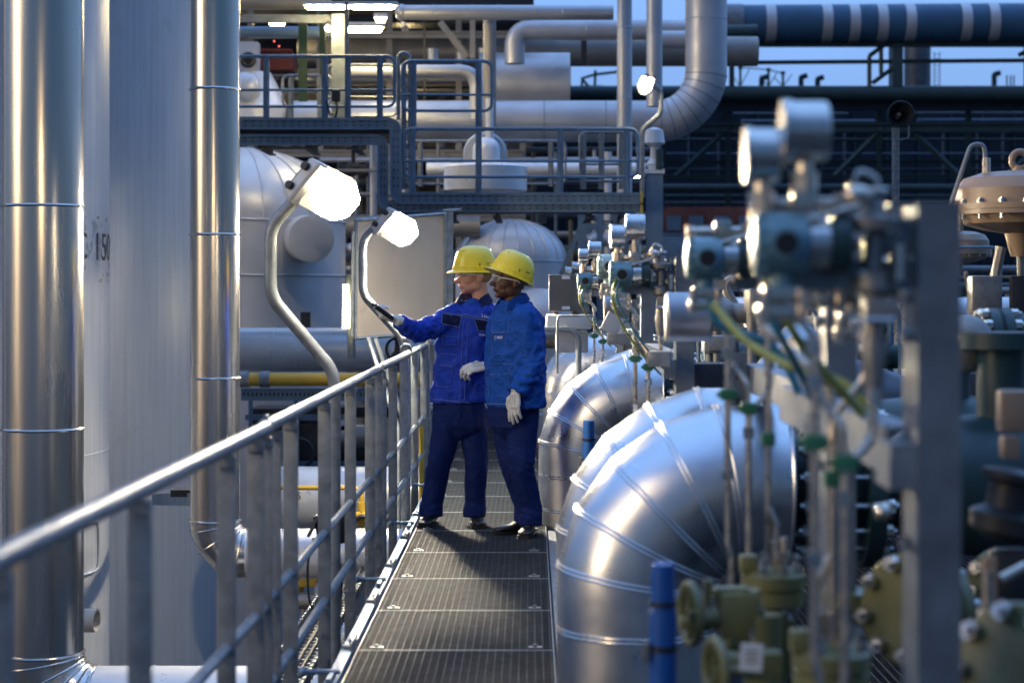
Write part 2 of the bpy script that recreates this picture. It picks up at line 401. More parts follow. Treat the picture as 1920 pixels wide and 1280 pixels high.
# tall post at the end of the rail
m = MB(); m.bb(-.985, -.925, 14.0, 14.05, -.3, 1.22, .004); m.torus((-.955, 13.98, 1.13), (0, 1, 0), .035, .012)
tag(m.build('gate_post', M['galv'], smooth=30), 'wide grey steel post with ring clamp at the end of the handrail beside the man', 'post')

# cable tray below the rail
def ladder(name, x0, x1, z, ya, yb, mt, label, cat='cable tray'):
    t = thing(name, label, cat, ((x0+x1)/2, (ya+yb)/2, z))
    m = MB()
    for x in (x0, x1): m.bb(x-.003, x+.003, ya, yb, z, z+.06)
    for z2 in (z+.02, z+.058):
        for x in (x0, x1): m.bb(x-.006, x+.006, ya, yb, z2, z2+.006)
    m.build('side_rail', mt, t, 0)
    m = MB(); n = int((yb-ya)/.1)
    for k in range(n):
        y = ya+k*.1; m.bb(x0+.003, x1-.003, y, y+.018, z+.005, z+.02)
        for x in (x0, x1): m.bb(x-.009, x+.009, y, y+.012, z, z+.07)
    m.build('rung', mt, t, 0)
    for k in range(5):
        m = MB(); x = lerp(x0+.02, x1-.02, k/4); m.tube([(x+.004*math.sin(i*1.3+k), ya+i*(yb-ya)/14, z+.035+.004*math.cos(i*2.1+k)) for i in range(15)], .009, 6); m.build('cable', M['black'], t)
    return t
ladder('cable_tray', -1.34, -1.12, -.40, 4, 22, M['galv'], 'perforated cable tray running along under the handrail')

# ------------------------------------------------------------------ lamps on bent poles
def lamp_unit(tip, c, ax, nrm, L, Wd, mt=None, parent=None):
    # box housing with its lit face along nrm
    ax = V(ax).normalized(); nrm = V(nrm); nrm = (nrm-ax*nrm.dot(ax)).normalized(); sd = ax.cross(nrm)
    m = MB(); c = V(c)
    def ring(a, wd, lo, hi):
        p = c+ax*a
        return [p-sd*wd+nrm*lo, p-sd*wd*.86-nrm*hi, p+sd*wd*.86-nrm*hi, p+sd*wd+nrm*lo]
    m.ring_loft([ring(-L/2-.006, Wd/2*.94, .022, .05), ring(-L/2, Wd/2, .03, .055), ring(-L/2+.15*L, Wd/2, .03, .06), ring(-L/2+.17*L, Wd/2, .012, .06), ring(L/2-.25*L, Wd/2, .012, .05), ring(L/2-.02, Wd/2*.62, .01, .05), ring(L/2, Wd/2*.5, .0, .03)])
    bmesh.ops.bevel(m.bm, geom=m.bm.edges[:], offset=.008, segments=2, affect='EDGES')
    h = m.build('housing', M['lampw'], parent)
    m = MB()
    def ring2(a, wd, d): 
        p = c+ax*a
        return [p-sd*wd+nrm*.014, p-sd*wd*.8+nrm*(.014+d), p+sd*wd*.8+nrm*(.014+d), p+sd*wd+nrm*.014]
    m.ring_loft([ring2(-L/2+.16*L, Wd/2*.93, .02), ring2(-L/2+.22*L, Wd/2*.95, .05), ring2(L/2-.27*L, Wd/2*.95, .068), ring2(L/2-.03, Wd/2*.58, .055), ring2(L/2-.01, Wd/2*.5, .03)])
    bmesh.ops.bevel(m.bm, geom=m.bm.edges[:], offset=.012, segments=3, affect='EDGES')
    m.build('diffuser', M[mt or 'lamp'], parent, 40)
    m = MB()
    for k in (-.45, .45):
        p = c-ax*(L/2+.004)+sd*k*Wd*.55-nrm*.025; m.cyl(p+ax*.02, p-ax*.028, .022, seg=12)
    m.build('cable_gland', M['black'], parent)
def street_lamp(D, pts, r, head_px, L, Wd, label, zb=-3.5, nrm=(.52, -.585, -.61), ax=(.55, .78, -.28), gm='lamp'):
    base = P(pts[0][0], pts[0][1], D); t = thing('walkway_lamp', label, 'lamp', (base.x, base.y, zb))
    ps = [V((base.x, base.y, zb))]+[P(a, b, D)+V((0, dy, 0)) for a, b, dy in pts]
    m = MB(); m.tube(fillet(ps, [.2]*(len(ps)-2), 7), r, 16); m.build('pole', M['galv'], t)
    hp = P(head_px[0], head_px[1], D)+V((0, head_px[2], 0))
    lamp_unit(None, hp, ax, nrm, L, Wd, gm, t)
    return t
street_lamp(9.5, [(627, 1010, 0), (627, 698, 0), (507, 556, 0), (507, 425, 0), (556, 372, .0)], .0325, (614, 361, -.02), .40, .262, 'large lit lamp on a bent steel pole, nearest and tallest in the photo')
street_lamp(14.5, [(757, 760, 0), (757, 636, 0), (680, 552, 0), (680, 450, 0), (704, 425, 0)], .033, (746, 428, -.02), .38, .25, 'smaller lit lamp on a bent pole in front of the steel panel', gm='lampbright')
# unseen lamp added left of the frame for warm light from that side
street_lamp(4.6, [(-420, 1200, 0), (-420, 560, 0), (-520, 400, 0), (-520, 150, 0), (-480, -250, 0)], .0325, (-400, -270, -.02), .5, .36, 'added unseen lit lamp on a bent pole left of the walkway', nrm=(.75, .35, -.55), ax=(.55, .1, -.28), gm='lampadded')
m = MB(); c = P(602, 990, 9.55); t = thing('junction_box', 'black junction box with a cable fixed to the nearer lamp pole', 'junction box', c-V((0, 0, .1)))
m.box(c+V((.06, 0, 0)), (.17, .08, .17), Matrix.Rotation(R(-12), 3, 'Y'), .01); m.build('enclosure', M['black'], t)
m = MB(); m.box(c+V((-.035, -.03, .02)), (.015, .09, .12), Matrix.Rotation(R(25), 3, 'Y')); m.build('cover', M['box'], t)
m = MB(); m.tube(spline([c+V((-.04, 0, -.05)), c+V((-.07, 0, -.2)), c+V((-.06, 0, -.38)), c+V((-.02, 0, -.45))]), .006, 6); m.tube(spline([c+V((.08, 0, -.08)), c+V((.1, 0, -.3)), c+V((.08, 0, -.5))]), .012, 6); m.build('cable', M['black'], t)

# ------------------------------------------------------------------ steel back panel
t = thing('sheet_steel_panel', 'big creased sheet steel panel standing behind the smaller lamp', 'panel', P(752, 1000, 15.8))
q = [P(668, 413, 15.6), P(835, 401, 16.6), P(835, 622, 16.6), P(667, 634, 15.6)]
m = MB(); nx, nz = 14, 16; vs = []
for j in range(nz+1):
    row = []
    for i in range(nx+1):
        a = q[0].lerp(q[1], i/nx); b = q[3].lerp(q[2], i/nx); p = a.lerp(b, j/nz)
        row.append(m.bm.verts.new(p+V((0, 1, 0))*(.02*noise.noise(p*2.3)+.006*noise.noise(p*7))))
    vs.append(row)
for j in range(nz):
    for i in range(nx): m.bm.faces.new((vs[j][i], vs[j][i+1], vs[j+1][i+1], vs[j+1][i]))
bmesh.ops.solidify(m.bm, geom=m.bm.faces[:], thickness=-.01)
sheet = m.build('sheet', mat('sheet_steel', (.66, .60, .52), .2, .42, .1, 2, .004, 5, dirt=((.5, .45, .38), 3, .6)), t, 40)
m = MB()
for a, b in ((0, 1), (1, 2), (2, 3), (3, 0)): m.tube([q[a]+V((0, -.03, 0)), q[b]+V((0, -.03, 0))], .016, 4)
m.tube([q[1]+V((.02, .05, .02)), q[2]+V((.02, .05, -.02))], .05, 4)
m.tube([q[1]+V((-.02, 0, .03)), q[1]+V((.14, .0, .04)), q[1]+V((.14, 0, .06))], .012, 4)
m.tube([q[0]+V((-.02, -.06, -.1)), q[3]+V((-.03, -.06, .02))], .016, 6)
m.build('frame', M['galv'], t)
m = MB(); m.tube([P(690, 634, 15.6), P(745, 800, 15.2), P(745, 1300, 15.2)], .022, 6); m.tube([P(703, 634, 15.7), P(760, 800, 15.6), P(760, 1300, 15.6)], .022, 6); m.tube([P(800, 628, 16.2), P(800, 1200, 16.2)], .03, 6)
m.build('strut', M['galv'], t)
t = thing('valve', 'black handwheel valve with a red cap beside the smaller lamp pole', 'valve', P(744, 700, 16.5))
m = MB(); m.torus(P(743, 655, 16.5), (.5, -.8, .1), .10, .014); m.cyl(P(743, 655, 16.5), P(752, 655, 17), .02); m.build('handwheel', M['black'], t)
m = MB(); m.cyl(P(750, 640, 16.7), P(750, 690, 16.7), .05); m.ell(P(750, 668, 16.7), (.09, .09, .07)); m.build('body', M['dark'], t)
m = MB(); m.cyl(P(750, 632, 16.7), P(750, 641, 16.7), .05); m.build('cap', M['red'], t)

# ------------------------------------------------------------------ large tanks at the left
def vtank(name, c, r, z0, z1, mt, label, seams=(), bead=.012, dome=0, mer=0, seg=72):
    t = thing(name, label, 'tank', (c[0], c[1], z0))
    prof = [(r, z0), (r, z1)]
    if dome:
        prof = [(r, z0), (r, z1)]+[(r*math.cos(a), z1+dome*math.sin(a)) for a in [math.pi/2*k/10 for k in range(1, 11)]]
    m = MB(); m.lathe([(a, b) for a, b in prof], (c[0], c[1], 0), (0, 0, 1), seg); sh = m.build('shell', mt, t, 25)
    m = MB()
    for z in seams: m.torus((c[0], c[1], z), (0, 0, 1), r, bead, seg, 6)
    if seams: m.build('seam_band', mt, t)
    if mer:
        m = MB()
        for k in range(mer):
            a = 2*math.pi*k/mer; pts = []
            for j in range(11):
                b = math.pi/2*j/10; rr = (r+.004)*math.cos(b); pts.append((c[0]+rr*math.cos(a), c[1]+rr*math.sin(a), z1+(dome+.004)*math.sin(b)))
            m.tube(pts, .009, 5)
        m.build('dome_seam', M['greypipe'], t)
    return t
tA = vtank('storage_tank', (-4.875, 14), 1.6, -3.5, 7.5, M['tank'], 'huge pale clad tank lettered C 150 behind the nearest vertical pipe', (EYE-(845-545)*14/F,), .006)
tB = vtank('storage_tank', (-4.72, 18.5), 1.52, -3.5, 9, M['tank'], 'huge pale clad tank between the two vertical steel pipes', (EYE-(862-545)*18.5/F,), .006)
# lettering wrapped on the tank
def text_mesh(s, size, depth=.002):
    cu = bpy.data.curves.new('txt', 'FONT'); cu.body = s; cu.size = size; cu.extrude = depth
    o = bpy.data.objects.new('txt', cu); COL.objects.link(o); bpy.context.view_layer.update()
    me = bpy.data.meshes.new_from_object(o.evaluated_get(bpy.context.evaluated_depsgraph_get())); bpy.data.objects.remove(o)
    bm = bmesh.new(); bm.from_mesh(me); bpy.data.meshes.remove(me); return bm
m = MB(); m.bm = text_mesh('C 150', .30, .001)
bmesh.ops.subdivide_edges(m.bm, edges=[e for e in m.bm.edges if e.calc_length() > .03], cuts=2)
zc = EYE-(487-545)*13.7/F
for v in m.bm.verts:
    th = R(68.5)+v.co.x/1.6*1.10; rr = 1.6085+v.co.z
    v.co = V((-4.875+rr*math.sin(th), 14-rr*math.cos(th), zc+v.co.y))
m.build('lettering', M['black'], tA)
m = MB(); rings = []
for th in [R(64+3*k) for k in range(15)]:
    rings.append([V((-4.875+rr*math.sin(th), 14-rr*math.cos(th), z)) for rr, z in ((1.60, zc-.17), (1.606, zc-.17), (1.606, zc+.33), (1.60, zc+.33))])
m.ring_loft(rings); m.build('label_plate', mat('gloss_label', (.56, .57, .59), .3, .30, .05, 4, .001, 12), tA)
# manway outline and plastic stub
m = MB(); pts = []
for k in range(24):
    a = 2*math.pi*k/24; u = .28*max(-1, min(1, 1.3*math.cos(a))); z = .19*max(-1, min(1, 1.3*math.sin(a))); th = R(74)+u/1.6
    pts.append((-4.875+1.606*math.sin(th), 14-1.606*math.cos(th), EYE-(1025-545)*13.7/F+z))
m.tube(pts+[pts[0]], .012, 6); m.build('hatch_rim', M['tank2'], tA)
pz = EYE-(1160-545)*13.2/F
m = MB(); prof = [(.084, 0), (.084, .5), (.070, .5), (.070, .02)]; m.lathe(prof, (-3.62, 13.2, pz), (1, -.12, 0), 28, False)
tag(m.build('drain_pipe', M['pvc']), 'short open beige plastic pipe sticking out of the tank beside the nearest vertical pipe', 'pipe')
# bracket from tank to pipe
t = thing('pipe_bracket', 'dark steel bracket arm tying the right vertical pipe to the tank', 'bracket', P(325, 945, 14))
m = MB(); m.channel(P(285, 936, 14.6), P(362, 936, 13.1), .09, .05); m.build('arm', M['bluegrey'], t)
m = MB(); m.box(P(345, 922, 13.4), (.16, .2, .05)); m.build('plate', M['dark'], t)

# ------------------------------------------------------------------ pipes
def seamring(m, c, ax, r, b=.010): m.torus(c, ax, r+.001, b, 40, 6)
def mitre_elbow(m, p0, d0, d1, Rc, r, n=5, seg=48, beads=None, bead=.008, dbl=False):
    """lobster-back elbow from p0 heading d0, turning to d1"""
    p0 = V(p0); d0 = V(d0).normalized(); d1 = V(d1).normalized(); cen = p0+d1*Rc; nrm = d0.cross(d1)
    st = math.pi/2/n; f = 1/math.cos(st/2); rings = []
    for k, a in enumerate([0]+[(q+.5)*st for q in range(n)]+[math.pi/2]):
        g = 1 if k in (0, n+1) else f; rad = -d1*math.cos(a)+d0*math.sin(a); c = cen+rad*Rc*g
        rings.append([c+(rad*math.cos(b)*g+nrm*math.sin(b))*r for b in [2*math.pi*j/seg for j in range(seg)]])
        if beads is not None and g > 1:
            tang = d0*math.cos(a)+d1*math.sin(a)
            for of in ((-.0075, .0075) if dbl else (0,)):
                beads.append(([c+tang*of+(rad*math.cos(b)*g+nrm*math.sin(b))*(r+.001) for b in [2*math.pi*j/seg for j in range(seg)]], bead))
    m.ring_loft(rings, True)
    return cen+d0*Rc
def loop_tube(m, q, r):
    n = len(q); c = sum(q, V())/n; rings = []
    for i in range(n):
        t = (q[(i+1) % n]-q[i-1]).normalized(); u = (q[i]-c); u = (u-t*u.dot(t)).normalized(); v = t.cross(u)
        rings.append([q[i]+(u*math.cos(b)+v*math.sin(b))*r for b in [2*math.pi*j/6 for j in range(6)]])
    m.ring_loft(rings, False, True)

# nearest vertical pipe (left) with elbow
D = 11.5; r1 = .25; x1 = P(81, 0, D).x; 
def vpipe_elbow(x, D, r, ztop, zel, rings, xend, mt, label, Rc, n=5, cross=None):
    t = thing('clad_pipe', label, 'pipe', (x, D, zel-Rc))
    m = MB(); m.lathe([(r, zel+.0), (r, ztop)], (x, D, 0), (0, 0, 1), 56); m.build('vertical_run', mt, t)
    m = MB()
    for z in rings: seamring(m, (x, D, z), (0, 0, 1), r, .011)
    m.build('seam_band', mt, t)
    m = MB(); bd = []; e = mitre_elbow(m, (x, D, zel), (0, 0, -1), (1, 0, 0), Rc, r, n, 56, bd, .007); m.build('elbow', mt, t, 20)
    m = MB(); [loop_tube(m, q, b) for q, b in bd]; m.build('elbow_seam', mt, t)
    m = MB(); m.lathe([(r, 0), (r, xend-e.x)], e, (1, 0, 0), 56); 
    k = .35
    while e.x+k < xend: seamring(m, e+V((k, 0, 0)), (1, 0, 0), r, .006); k += .9
    m.build('horizontal_run', M['whitepipe'] if cross is None else cross, t)
    return t
zz = lambda y, D: EYE-(y-545)*D/F
vpipe_elbow(x1, 11.5, .25, 6, zz(1222, 11.5), [zz(387, 11.5), zz(803, 11.5), zz(1222, 11.5), zz(-20, 11.5)], P(690, 0, 11.5).x, M['stainless'], 'thick shiny stainless steel vertical pipe at the left edge', .34)
vpipe_elbow(P(403, 0, 13).x, 13, .175, 7, zz(975, 13), [zz(169, 13), zz(440, 13), zz(708, 13), zz(975, 13)], P(755, 0, 13).x, M['stainless'], 'thinner shiny stainless steel vertical pipe in front of the tank\'s right side', .235, 4)

def hpipe(name, x0, x1, yc, dia, D, mt, label, cat='pipe', step=1.2, bands=True, capd=False, D2=None):
    r = dia/2/S(D); a = P(x0, yc, D); b = P(x1, yc, D); 
    if D2: b = P(x1, yc, D2); b.z = a.z
    ax = (b-a).normalized(); L = (b-a).length
    m = MB(); prof = [(r, 0), (r, L)]
    if capd: prof = [(r*math.sin(k*math.pi/16), -r*.5*math.cos(k*math.pi/16)) for k in range(9)]+prof[1:]+[(r*math.cos(k*math.pi/16), L+r*.5*math.sin(k*math.pi/16)) for k in range(1, 9)]
    m.lathe(prof, a, ax, 32)
    if bands:
        k = step*.4
        while k < L-.05: seamring(m, a+ax*k, ax, r, .006+r*.012); k += step
    return tag(m.build(name, mt, smooth=25), label, cat)
hpipe('pipe', 430, 860, 655, 82, 20.5, M['whitepipe'], 'thick white horizontal pipe behind the railing above the yellow pipe', capd=True, step=1.3)
t = thing('yellow_pipe', 'yellow horizontal gas pipe under the thick white pipe', 'pipe', P(640, 723, 18.5))
m = MB(); a = P(450, 711, 18.5); b = P(860, 711, 18.5); m.cyl(a, b, 12.5/S(18.5), seg=20); m.build('pipe_run', M['yellow'], t)
for x in (459, 497): m = MB(); m.lathe([(.085, -.05), (.085, .05)], P(x, 711, 18.5), (1, 0, 0)); m.build('coupling', M['galv'], t)
# perforated tray
def ptray(x0, x1, y, h, D, label, depth=.35, mt='bluegrey', xhole=.045):
    t = thing('perforated_tray', label, 'cable tray', P((x0+x1)/2, y, D))
    a = P(x0, y, D); b = P(x1, y, D); hh = h/S(D)
    m = MB(); m.bb(a.x, b.x, D, D+depth, a.z-.004, a.z); m.bb(a.x, b.x, D-.004, D, a.z, a.z+hh); m.bb(a.x, b.x, D-.02, D-.004, a.z+hh-.01, a.z+hh+.003); m.bb(a.x, b.x, D-.02, D-.004, a.z, a.z+.012); m.build('tray', M[mt], t, 0)
    m = MB(); x = a.x+.02
    while x < b.x: m.bb(x, x+xhole*.45, D-.008, D-.0045, a.z+hh*.35, a.z+hh*.65); x += xhole
    m.build('slot_row', M['dark'], t, 0)
    return t
ptray(452, 800, 750, 22, 19, 'perforated cable tray under the yellow pipe')
hpipe('process_vessel', 500, 870, 934, 120, 17, M['whitepipe'], 'wide white horizontal vessel low behind the railing', 'vessel', step=1.6, capd=True)
hpipe('pipe', 300, 700, 1305, 70, 15, M['whitepipe'], 'pale horizontal pipe at the bottom below the railing posts')
hpipe('foil_wrapped_pipe', 632, 720, 1188, 68, 12.6, M['foil'], 'short pipe end wrapped in crumpled silver foil below the railing', bands=False)
# machinery in the dark under the yellow pipe
t = thing('pump_skid', 'dark machinery skid with round motor under the yellow pipe', 'machine', P(600, 1300, 21))
m = MB(); D = 21
m.box(P(520, 815, D), (.55, .6, .65), None, .03); m.box(P(590, 830, D), (.5, .7, .5), None, .03); m.cyl(P(640, 840, D), P(700, 840, D), .26); m.box(P(660, 770, D), (1.2, .5, .12), None, .01)
m.build('casing', M['dark'], t)
m = MB()
for x in (470, 555, 612, 655): m.cyl(P(x, 740, D-.5), P(x, 1000, D-.5), .025, seg=8)
m.box(P(560, 782, D-.4), (1.2, .05, .06)); m.box(P(590, 868, D-.4), (1.4, .05, .05))
m.build('support', M['bluegrey'], t)
m = MB(); m.cyl(P(655, 817, D-.6), P(690, 817, D-.6), .13); m.cyl(P(655, 820, D-.6), P(640, 822, D-.6), .09); m.build('motor', M['brownpipe'], t)
m = MB(); m.torus(P(560, 850, D-.8), (0, -1, .2), .16, .02); m.cyl(P(560, 850, D-.8), P(560, 850, D), .02); m.build('handwheel', M['black'], t)
# yellow small pipe and valve
t = thing('yellow_pipe', 'thin yellow pipe with a valve in front of the wide white vessel', 'pipe', P(640, 1000, 15.6))
m = MB(); D = 15.6; m.tube(fillet([P(522, 914, D), P(678, 914, D), P(678, 1010, D)], .08), .02, 10); m.tube([P(790, 800, D), P(790, 1010, D)], .022, 8); m.build('pipe_run', M['yellow'], t)
m = MB(); m.box(P(678, 968, D), (.16, .12, .08), None, .02); m.cyl(P(678, 940, D), P(678, 985, D), .035); m.build('valve_body', M['yellow'], t)
m = MB(); m.torus(P(680, 985, D-.1), (0, -1, .3), .08, .02); m.build('handwheel', M['black'], t)
m = MB(); m.box(P(562, 928, 15.9), (.11, .03, .13), None, .008); s = m.build('sign', M['white'], smooth=20); tag(s, 'small white square sign marked S on the wide white vessel', 'sign')
m = MB(); m.bm = text_mesh('S', .09, .001)
o_ = P(562, 928, 15.9); 
for v in m.bm.verts: v.co = V((o_.x-.028+v.co.x, o_.y-.018-v.co.z, o_.z-.032+v.co.y))
m.build('letter', M['black'], s)
m = MB(); 
for k in range(3): m.torus(P(600+k*12, 1130, 12.8), (1, 0, .1), .13, .018); m.cyl(P(570+14*k, 1112, 12.9), P(570+14*k, 1170, 12.9), .02, seg=8)
m.cyl(P(560, 1125, 12.9), P(640, 1125, 12.9), .06); tag(m.build('flange_valve', M['rough']), 'grey flanged valve seen through the railing posts below deck', 'valve')
t = thing('yellow_valve', 'yellow valve hanging below the lower white pipe', 'valve', P(585, 1110, 14))
m = MB(); m.box(P(580, 1085, 14), (.3, .2, .1), None, .02); m.cyl(P(560, 1085, 14), P(560, 1120, 14), .04); m.cyl(P(600, 1070, 14), P(600, 1110, 14), .03); m.build('body', M['yellow'], t)
m = MB(); m.torus(P(578, 1105, 13.8), (0, -1, .1), .12, .015); m.build('handwheel', M['rough'], t)
# ------------------------------------------------------------------ mid background: vessels
V1c = (P(452, 0, 24).x, 24.0)
def rr(px, D): return px/S(D)
t1 = vtank('domed_vessel', V1c, rr(195, 24), -3.5, zz(418, 24), M['tank2'], 'blue-lit domed vessel with a round nozzle left of the steel panel', (zz(418, 24), zz(517, 24)), .016, dome=.98, mer=26)
m = MB(); c = P(575, 447, 22.9); ax = V((.35, -1, -.05)); m.lathe([(rr(44, 22.5), -.5), (rr(44, 22.5), .28), (rr(30, 22.5), .30)], c, ax, 40); m.build('nozzle', M['tank2'], t1)
m = MB(); m.box(P(573, 600, 22.6), (.12, .05, .2)); m.build('nameplate', M['dark'], t1)
V2c = (P(958, 0, 27).x, 27.0)
t2 = vtank('domed_vessel', V2c, rr(104, 27), -3.5, zz(490, 27), M['tank2'], 'domed vessel right behind the heads of the two men', (zz(490, 27), zz(600, 27)), .014, dome=rr(78, 27), mer=22)
t3 = vtank('domed_vessel', (P(1010, 0, 25).x, 25.2), rr(66, 25), -3.5, zz(600, 25), M['tank2'], 'low rounded vessel right of the men below the domed vessel', (zz(700, 25),), .01, dome=rr(60, 25))
# drum on lower platform
t = thing('clad_drum', 'pale round drum with a pipe elbow behind the lower platform handrail', 'drum', P(910, 358, 22))
D = 22; c = P(910, 358, D); m = MB(); R_ = rr(78, D); m.lathe([(R_, 0), (R_, rr(44, D)), (R_*.96, rr(46, D)), (R_*.3, rr(56, D)), (.05, rr(57, D))], c, (0, 0, 1), 44); m.build('shell', M['whitepipe'], t)
m = MB(); m.lathe([(rr(42, D), -.1), (rr(42, D), .1), (rr(38, D), .13)], P(910, 290, D+.35), (0, -1, 0), 40); m.build('end_cap', M['greypipe'], t)
m = MB(); m.lathe([(rr(26, D), 0), (rr(26, D), rr(20, D))]+[(rr(26, D)*math.cos(k*math.pi/12), rr(20, D)+rr(26, D)*math.sin(k*math.pi/12)) for k in range(1, 7)], P(912, 303, D), (0, 0, 1), 32); m.cyl(P(918, 275, D+.1), P(918, 185, D+.1), rr(8, D)); m.build('neck', M['whitepipe'], t)
# drum on the upper level
t = thing('valve_drum', 'white domed drum with a handwheel valve on the upper platform at left', 'drum', P(480, 225, 26))
D = 26; c = P(478, 225, D); m = MB(); m.lathe([(rr(66, D), 0), (rr(66, D), rr(20, D)), (rr(62, D), rr(24, D)), (rr(58, D), rr(30, D)), (rr(40, D), rr(70, D)), (rr(30, D), rr(88, D)), (.02, rr(92, D))], c, (0, 0, 1), 40); m.build('shell', M['whitepipe'], t)
m = MB(); m.ell(P(462, 165, D-.4), (rr(28, D), .2, rr(30, D))); m.build('dome_cover', M['tank2'], t)
m = MB(); m.box(P(467, 108, D), (rr(36, D), .3, rr(54, D))); m.build('valve_block', M['tank2'], t)
m = MB(); m.torus(P(465, 113, D-.3), (0, -1, 0), rr(12, D), .025); m.cyl(P(465, 113, D-.3), P(465, 113, D), .06); [m.cyl(P(465, 113, D-.3)-d*rr(12, D), P(465, 113, D-.3)+d*rr(12, D), .015, seg=6) for d in (V((1, 0, 0)), V((0, 0, 1)))]; m.build('handwheel', M['black'], t)

# ------------------------------------------------------------------ stepped platform with handrails
t = thing('steel_platform', 'blue-grey stepped steel platform with tube handrails above the men', 'platform', P(800, 393, 20))
D = 20
def pch(pts, h, D, name='stringer', depth=.1):
    ps = [P(a, b, D) for a, b in pts]; hh = h/S(D)/2; m = MB()
    cs = fillet(ps, .09, 5); rings = []
    for i, p in enumerate(cs):
        tt = (cs[min(i+1, len(cs)-1)]-cs[max(0, i-1)]).normalized(); u = V((0, 1, 0)).cross(tt)
        rings.append([p+u*hh, p+u*hh+V((0, depth, 0)), p-u*hh+V((0, depth, 0)), p-u*hh])
    m.ring_loft(rings)
    for sgn in (-1, 1):
        rings = []
        for i, p in enumerate(cs):
            tt = (cs[min(i+1, len(cs)-1)]-cs[max(0, i-1)]).normalized(); u = V((0, 1, 0)).cross(tt)*sgn
            a = p+u*hh; rings.append([a+u*.006+V((0, -.03, 0)), a+u*.006+V((0, .01, 0)), a-u*.02+V((0, .01, 0)), a-u*.02+V((0, -.03, 0))])
        m.ring_loft(rings)
    m.build(name, M['bluegrey'], t, 30)
    m = MB()
    for i in range(len(ps)-1):
        a, b = ps[i], ps[i+1]; n = int((b-a).length/.085); tt = (b-a).normalized(); u = V((0, 1, 0)).cross(tt)
        for k in range(1, n):
            for q in (-.35, .35): p = a+tt*k*.085+u*hh*q; m.box(p+V((0, -.003, 0)), (.026, .006, .012) if abs(tt.x) > .5 else (.012, .006, .026))
    m.build('slot_row', M['darkbl'], t, 0)
pch([(300, 232), (742, 232), (742, 372), (1206, 372)], 20, 20)
pch([(300, 262), (718, 262), (718, 388), (1206, 388)], 18, 20.05)
m = MB(); zt = zz(384, 20); m.bb(P(720, 0, 20).x, P(1206, 0, 20).x, 20.1, 22.4, zt, zt+.05); m.bb(P(300, 0, 20).x, P(742, 0, 20).x, 20.1, 21.4, zz(250, 20), zz(250, 20)+.05); m.build('deck', M['darkbl'], t)
for x in range(480, 1200, 90):
    m = MB(); zb_ = zz(250, 20)-.09 if x < 742 else zz(384, 20)-.06; m.ibeam((P(x, 0, 20).x, 20.15, zb_), (P(x, 0, 20).x, 21.3 if x < 742 else 22.3, zb_), .12, .08); m.build('joist', M['darkbl'], t)
m = MB(); m.box(P(1203, 372, 19.96), (.03, .02, .15)); m.box(P(1203, 390, 19.96), (.03, .02, .12)); m.build('hazard_mark', M['yellow'], t)
def rail_frame(x0, x1, yt, yb, mids, posts, D, rad=.1, rt=.021, mt='bluegrey', legs=True, name='railing', toe=None):
    m = MB(); ym = mids[-1]
    loop = fillet([P(x0, (yt+ym)/2, D), P(x0, yt, D), P(x1, yt, D), P(x1, (yt+ym)/2, D)], rad, 6)
    low = fillet([P(x0, (yt+ym)/2, D), P(x0, ym, D), P(x1, ym, D), P(x1, (yt+ym)/2, D)], rad, 6)
    m.tube(loop, rt, 8); m.tube(low, rt*.8, 8)
    for y in mids[:-1]: m.cyl(P(x0, y, D), P(x1, y, D), rt*.7, seg=8)
    for x in posts: m.lang(P(x, yb, D), P(x, yt+2, D), .05, .05, .01, up=(0, -1, 0)); m.cyl(P(x, yb, D-.01), P(x, yt, D-.01), rt*.9, seg=8)
    m.build(name, M[mt], t)
rail_frame(300, 740, 106, 222, (169, 200), (502, 612, 655, 715), 20.3)
rail_frame(755, 922, 115, 250, (178, 208), (778, 900), 20.3)
rail_frame(757, 1196, 242, 362, (302, 332), (776, 900, 1053, 1178), 20.0)
rail_frame(612, 745, 122, 222, (182, 218), (645,), 21.6, mt='galv')
rail_frame(1088, 1176, 248, 355, (308, 340), (1096, 1168, 1130), 21.5, mt='galv')
rail_frame(760, 1060, 265, 350, (300, 345), (790, 1035), 23.4, mt='galv')
rail_frame(530, 620, 142, 222, (172, 200), (548, 602), 23.4, mt='galv')
# ladder hoops
m = MB()
m.tube(fillet([P(747, 225, 20.4), P(747, 100, 20.4), P(768, 100, 20.4), P(768, 130, 20.4)], .07), .022, 8)
m.tube([P(757, 355, 20.5), P(757, 120, 20.5)], .03, 8); m.tube([P(770, 355, 20.5), P(770, 120, 20.5)], .03, 8)
for y in range(140, 350, 22): m.cyl(P(757, y, 20.5), P(770, y, 20.5), .012, seg=6)
m.build('ladder', M['galv'], t)
t = thing('junction_box', 'black box with looped cables hanging on the upper platform railing', 'junction box', P(632, 222, 20.1))
m = MB(); m.box(P(630, 180, 20.1), (.09, .07, .13), None, .01); m.build('enclosure', M['black'], t)
m = MB(); m.tube(spline([P(630, 190, 20.1), P(632, 205, 20.1), P(628, 222, 20.1)]), .012, 6); m.tube(spline([P(612, 190, 20.1), P(618, 212, 20.1), P(626, 214, 20.1)]), .012, 6); m.build('cable', M['black'], t)
# platform lamp
t = thing('platform_lamp', 'lit lamp on a bent thin pole at the right end of the platform', 'lamp', P(1204, 370, 20.2))
m = MB(); m.tube(fillet([P(1204, 370, 20.2), P(1204, 243, 20.2), P(1239, 213, 20.2), P(1239, 172, 20.2), P(1222, 157, 20.2)], .12), .028, 10); m.build('pole', M['galv'], t)
lamp_unit(None, P(1210, 161, 20.1), (-.35, -.1, -.8), (-.45, -.85, .1), .21, .17, None, t)
m = MB(); m.cyl(P(1207, 148, 20.1), P(1216, 158, 20.1), .05); m.build('cap', M['black'], t)

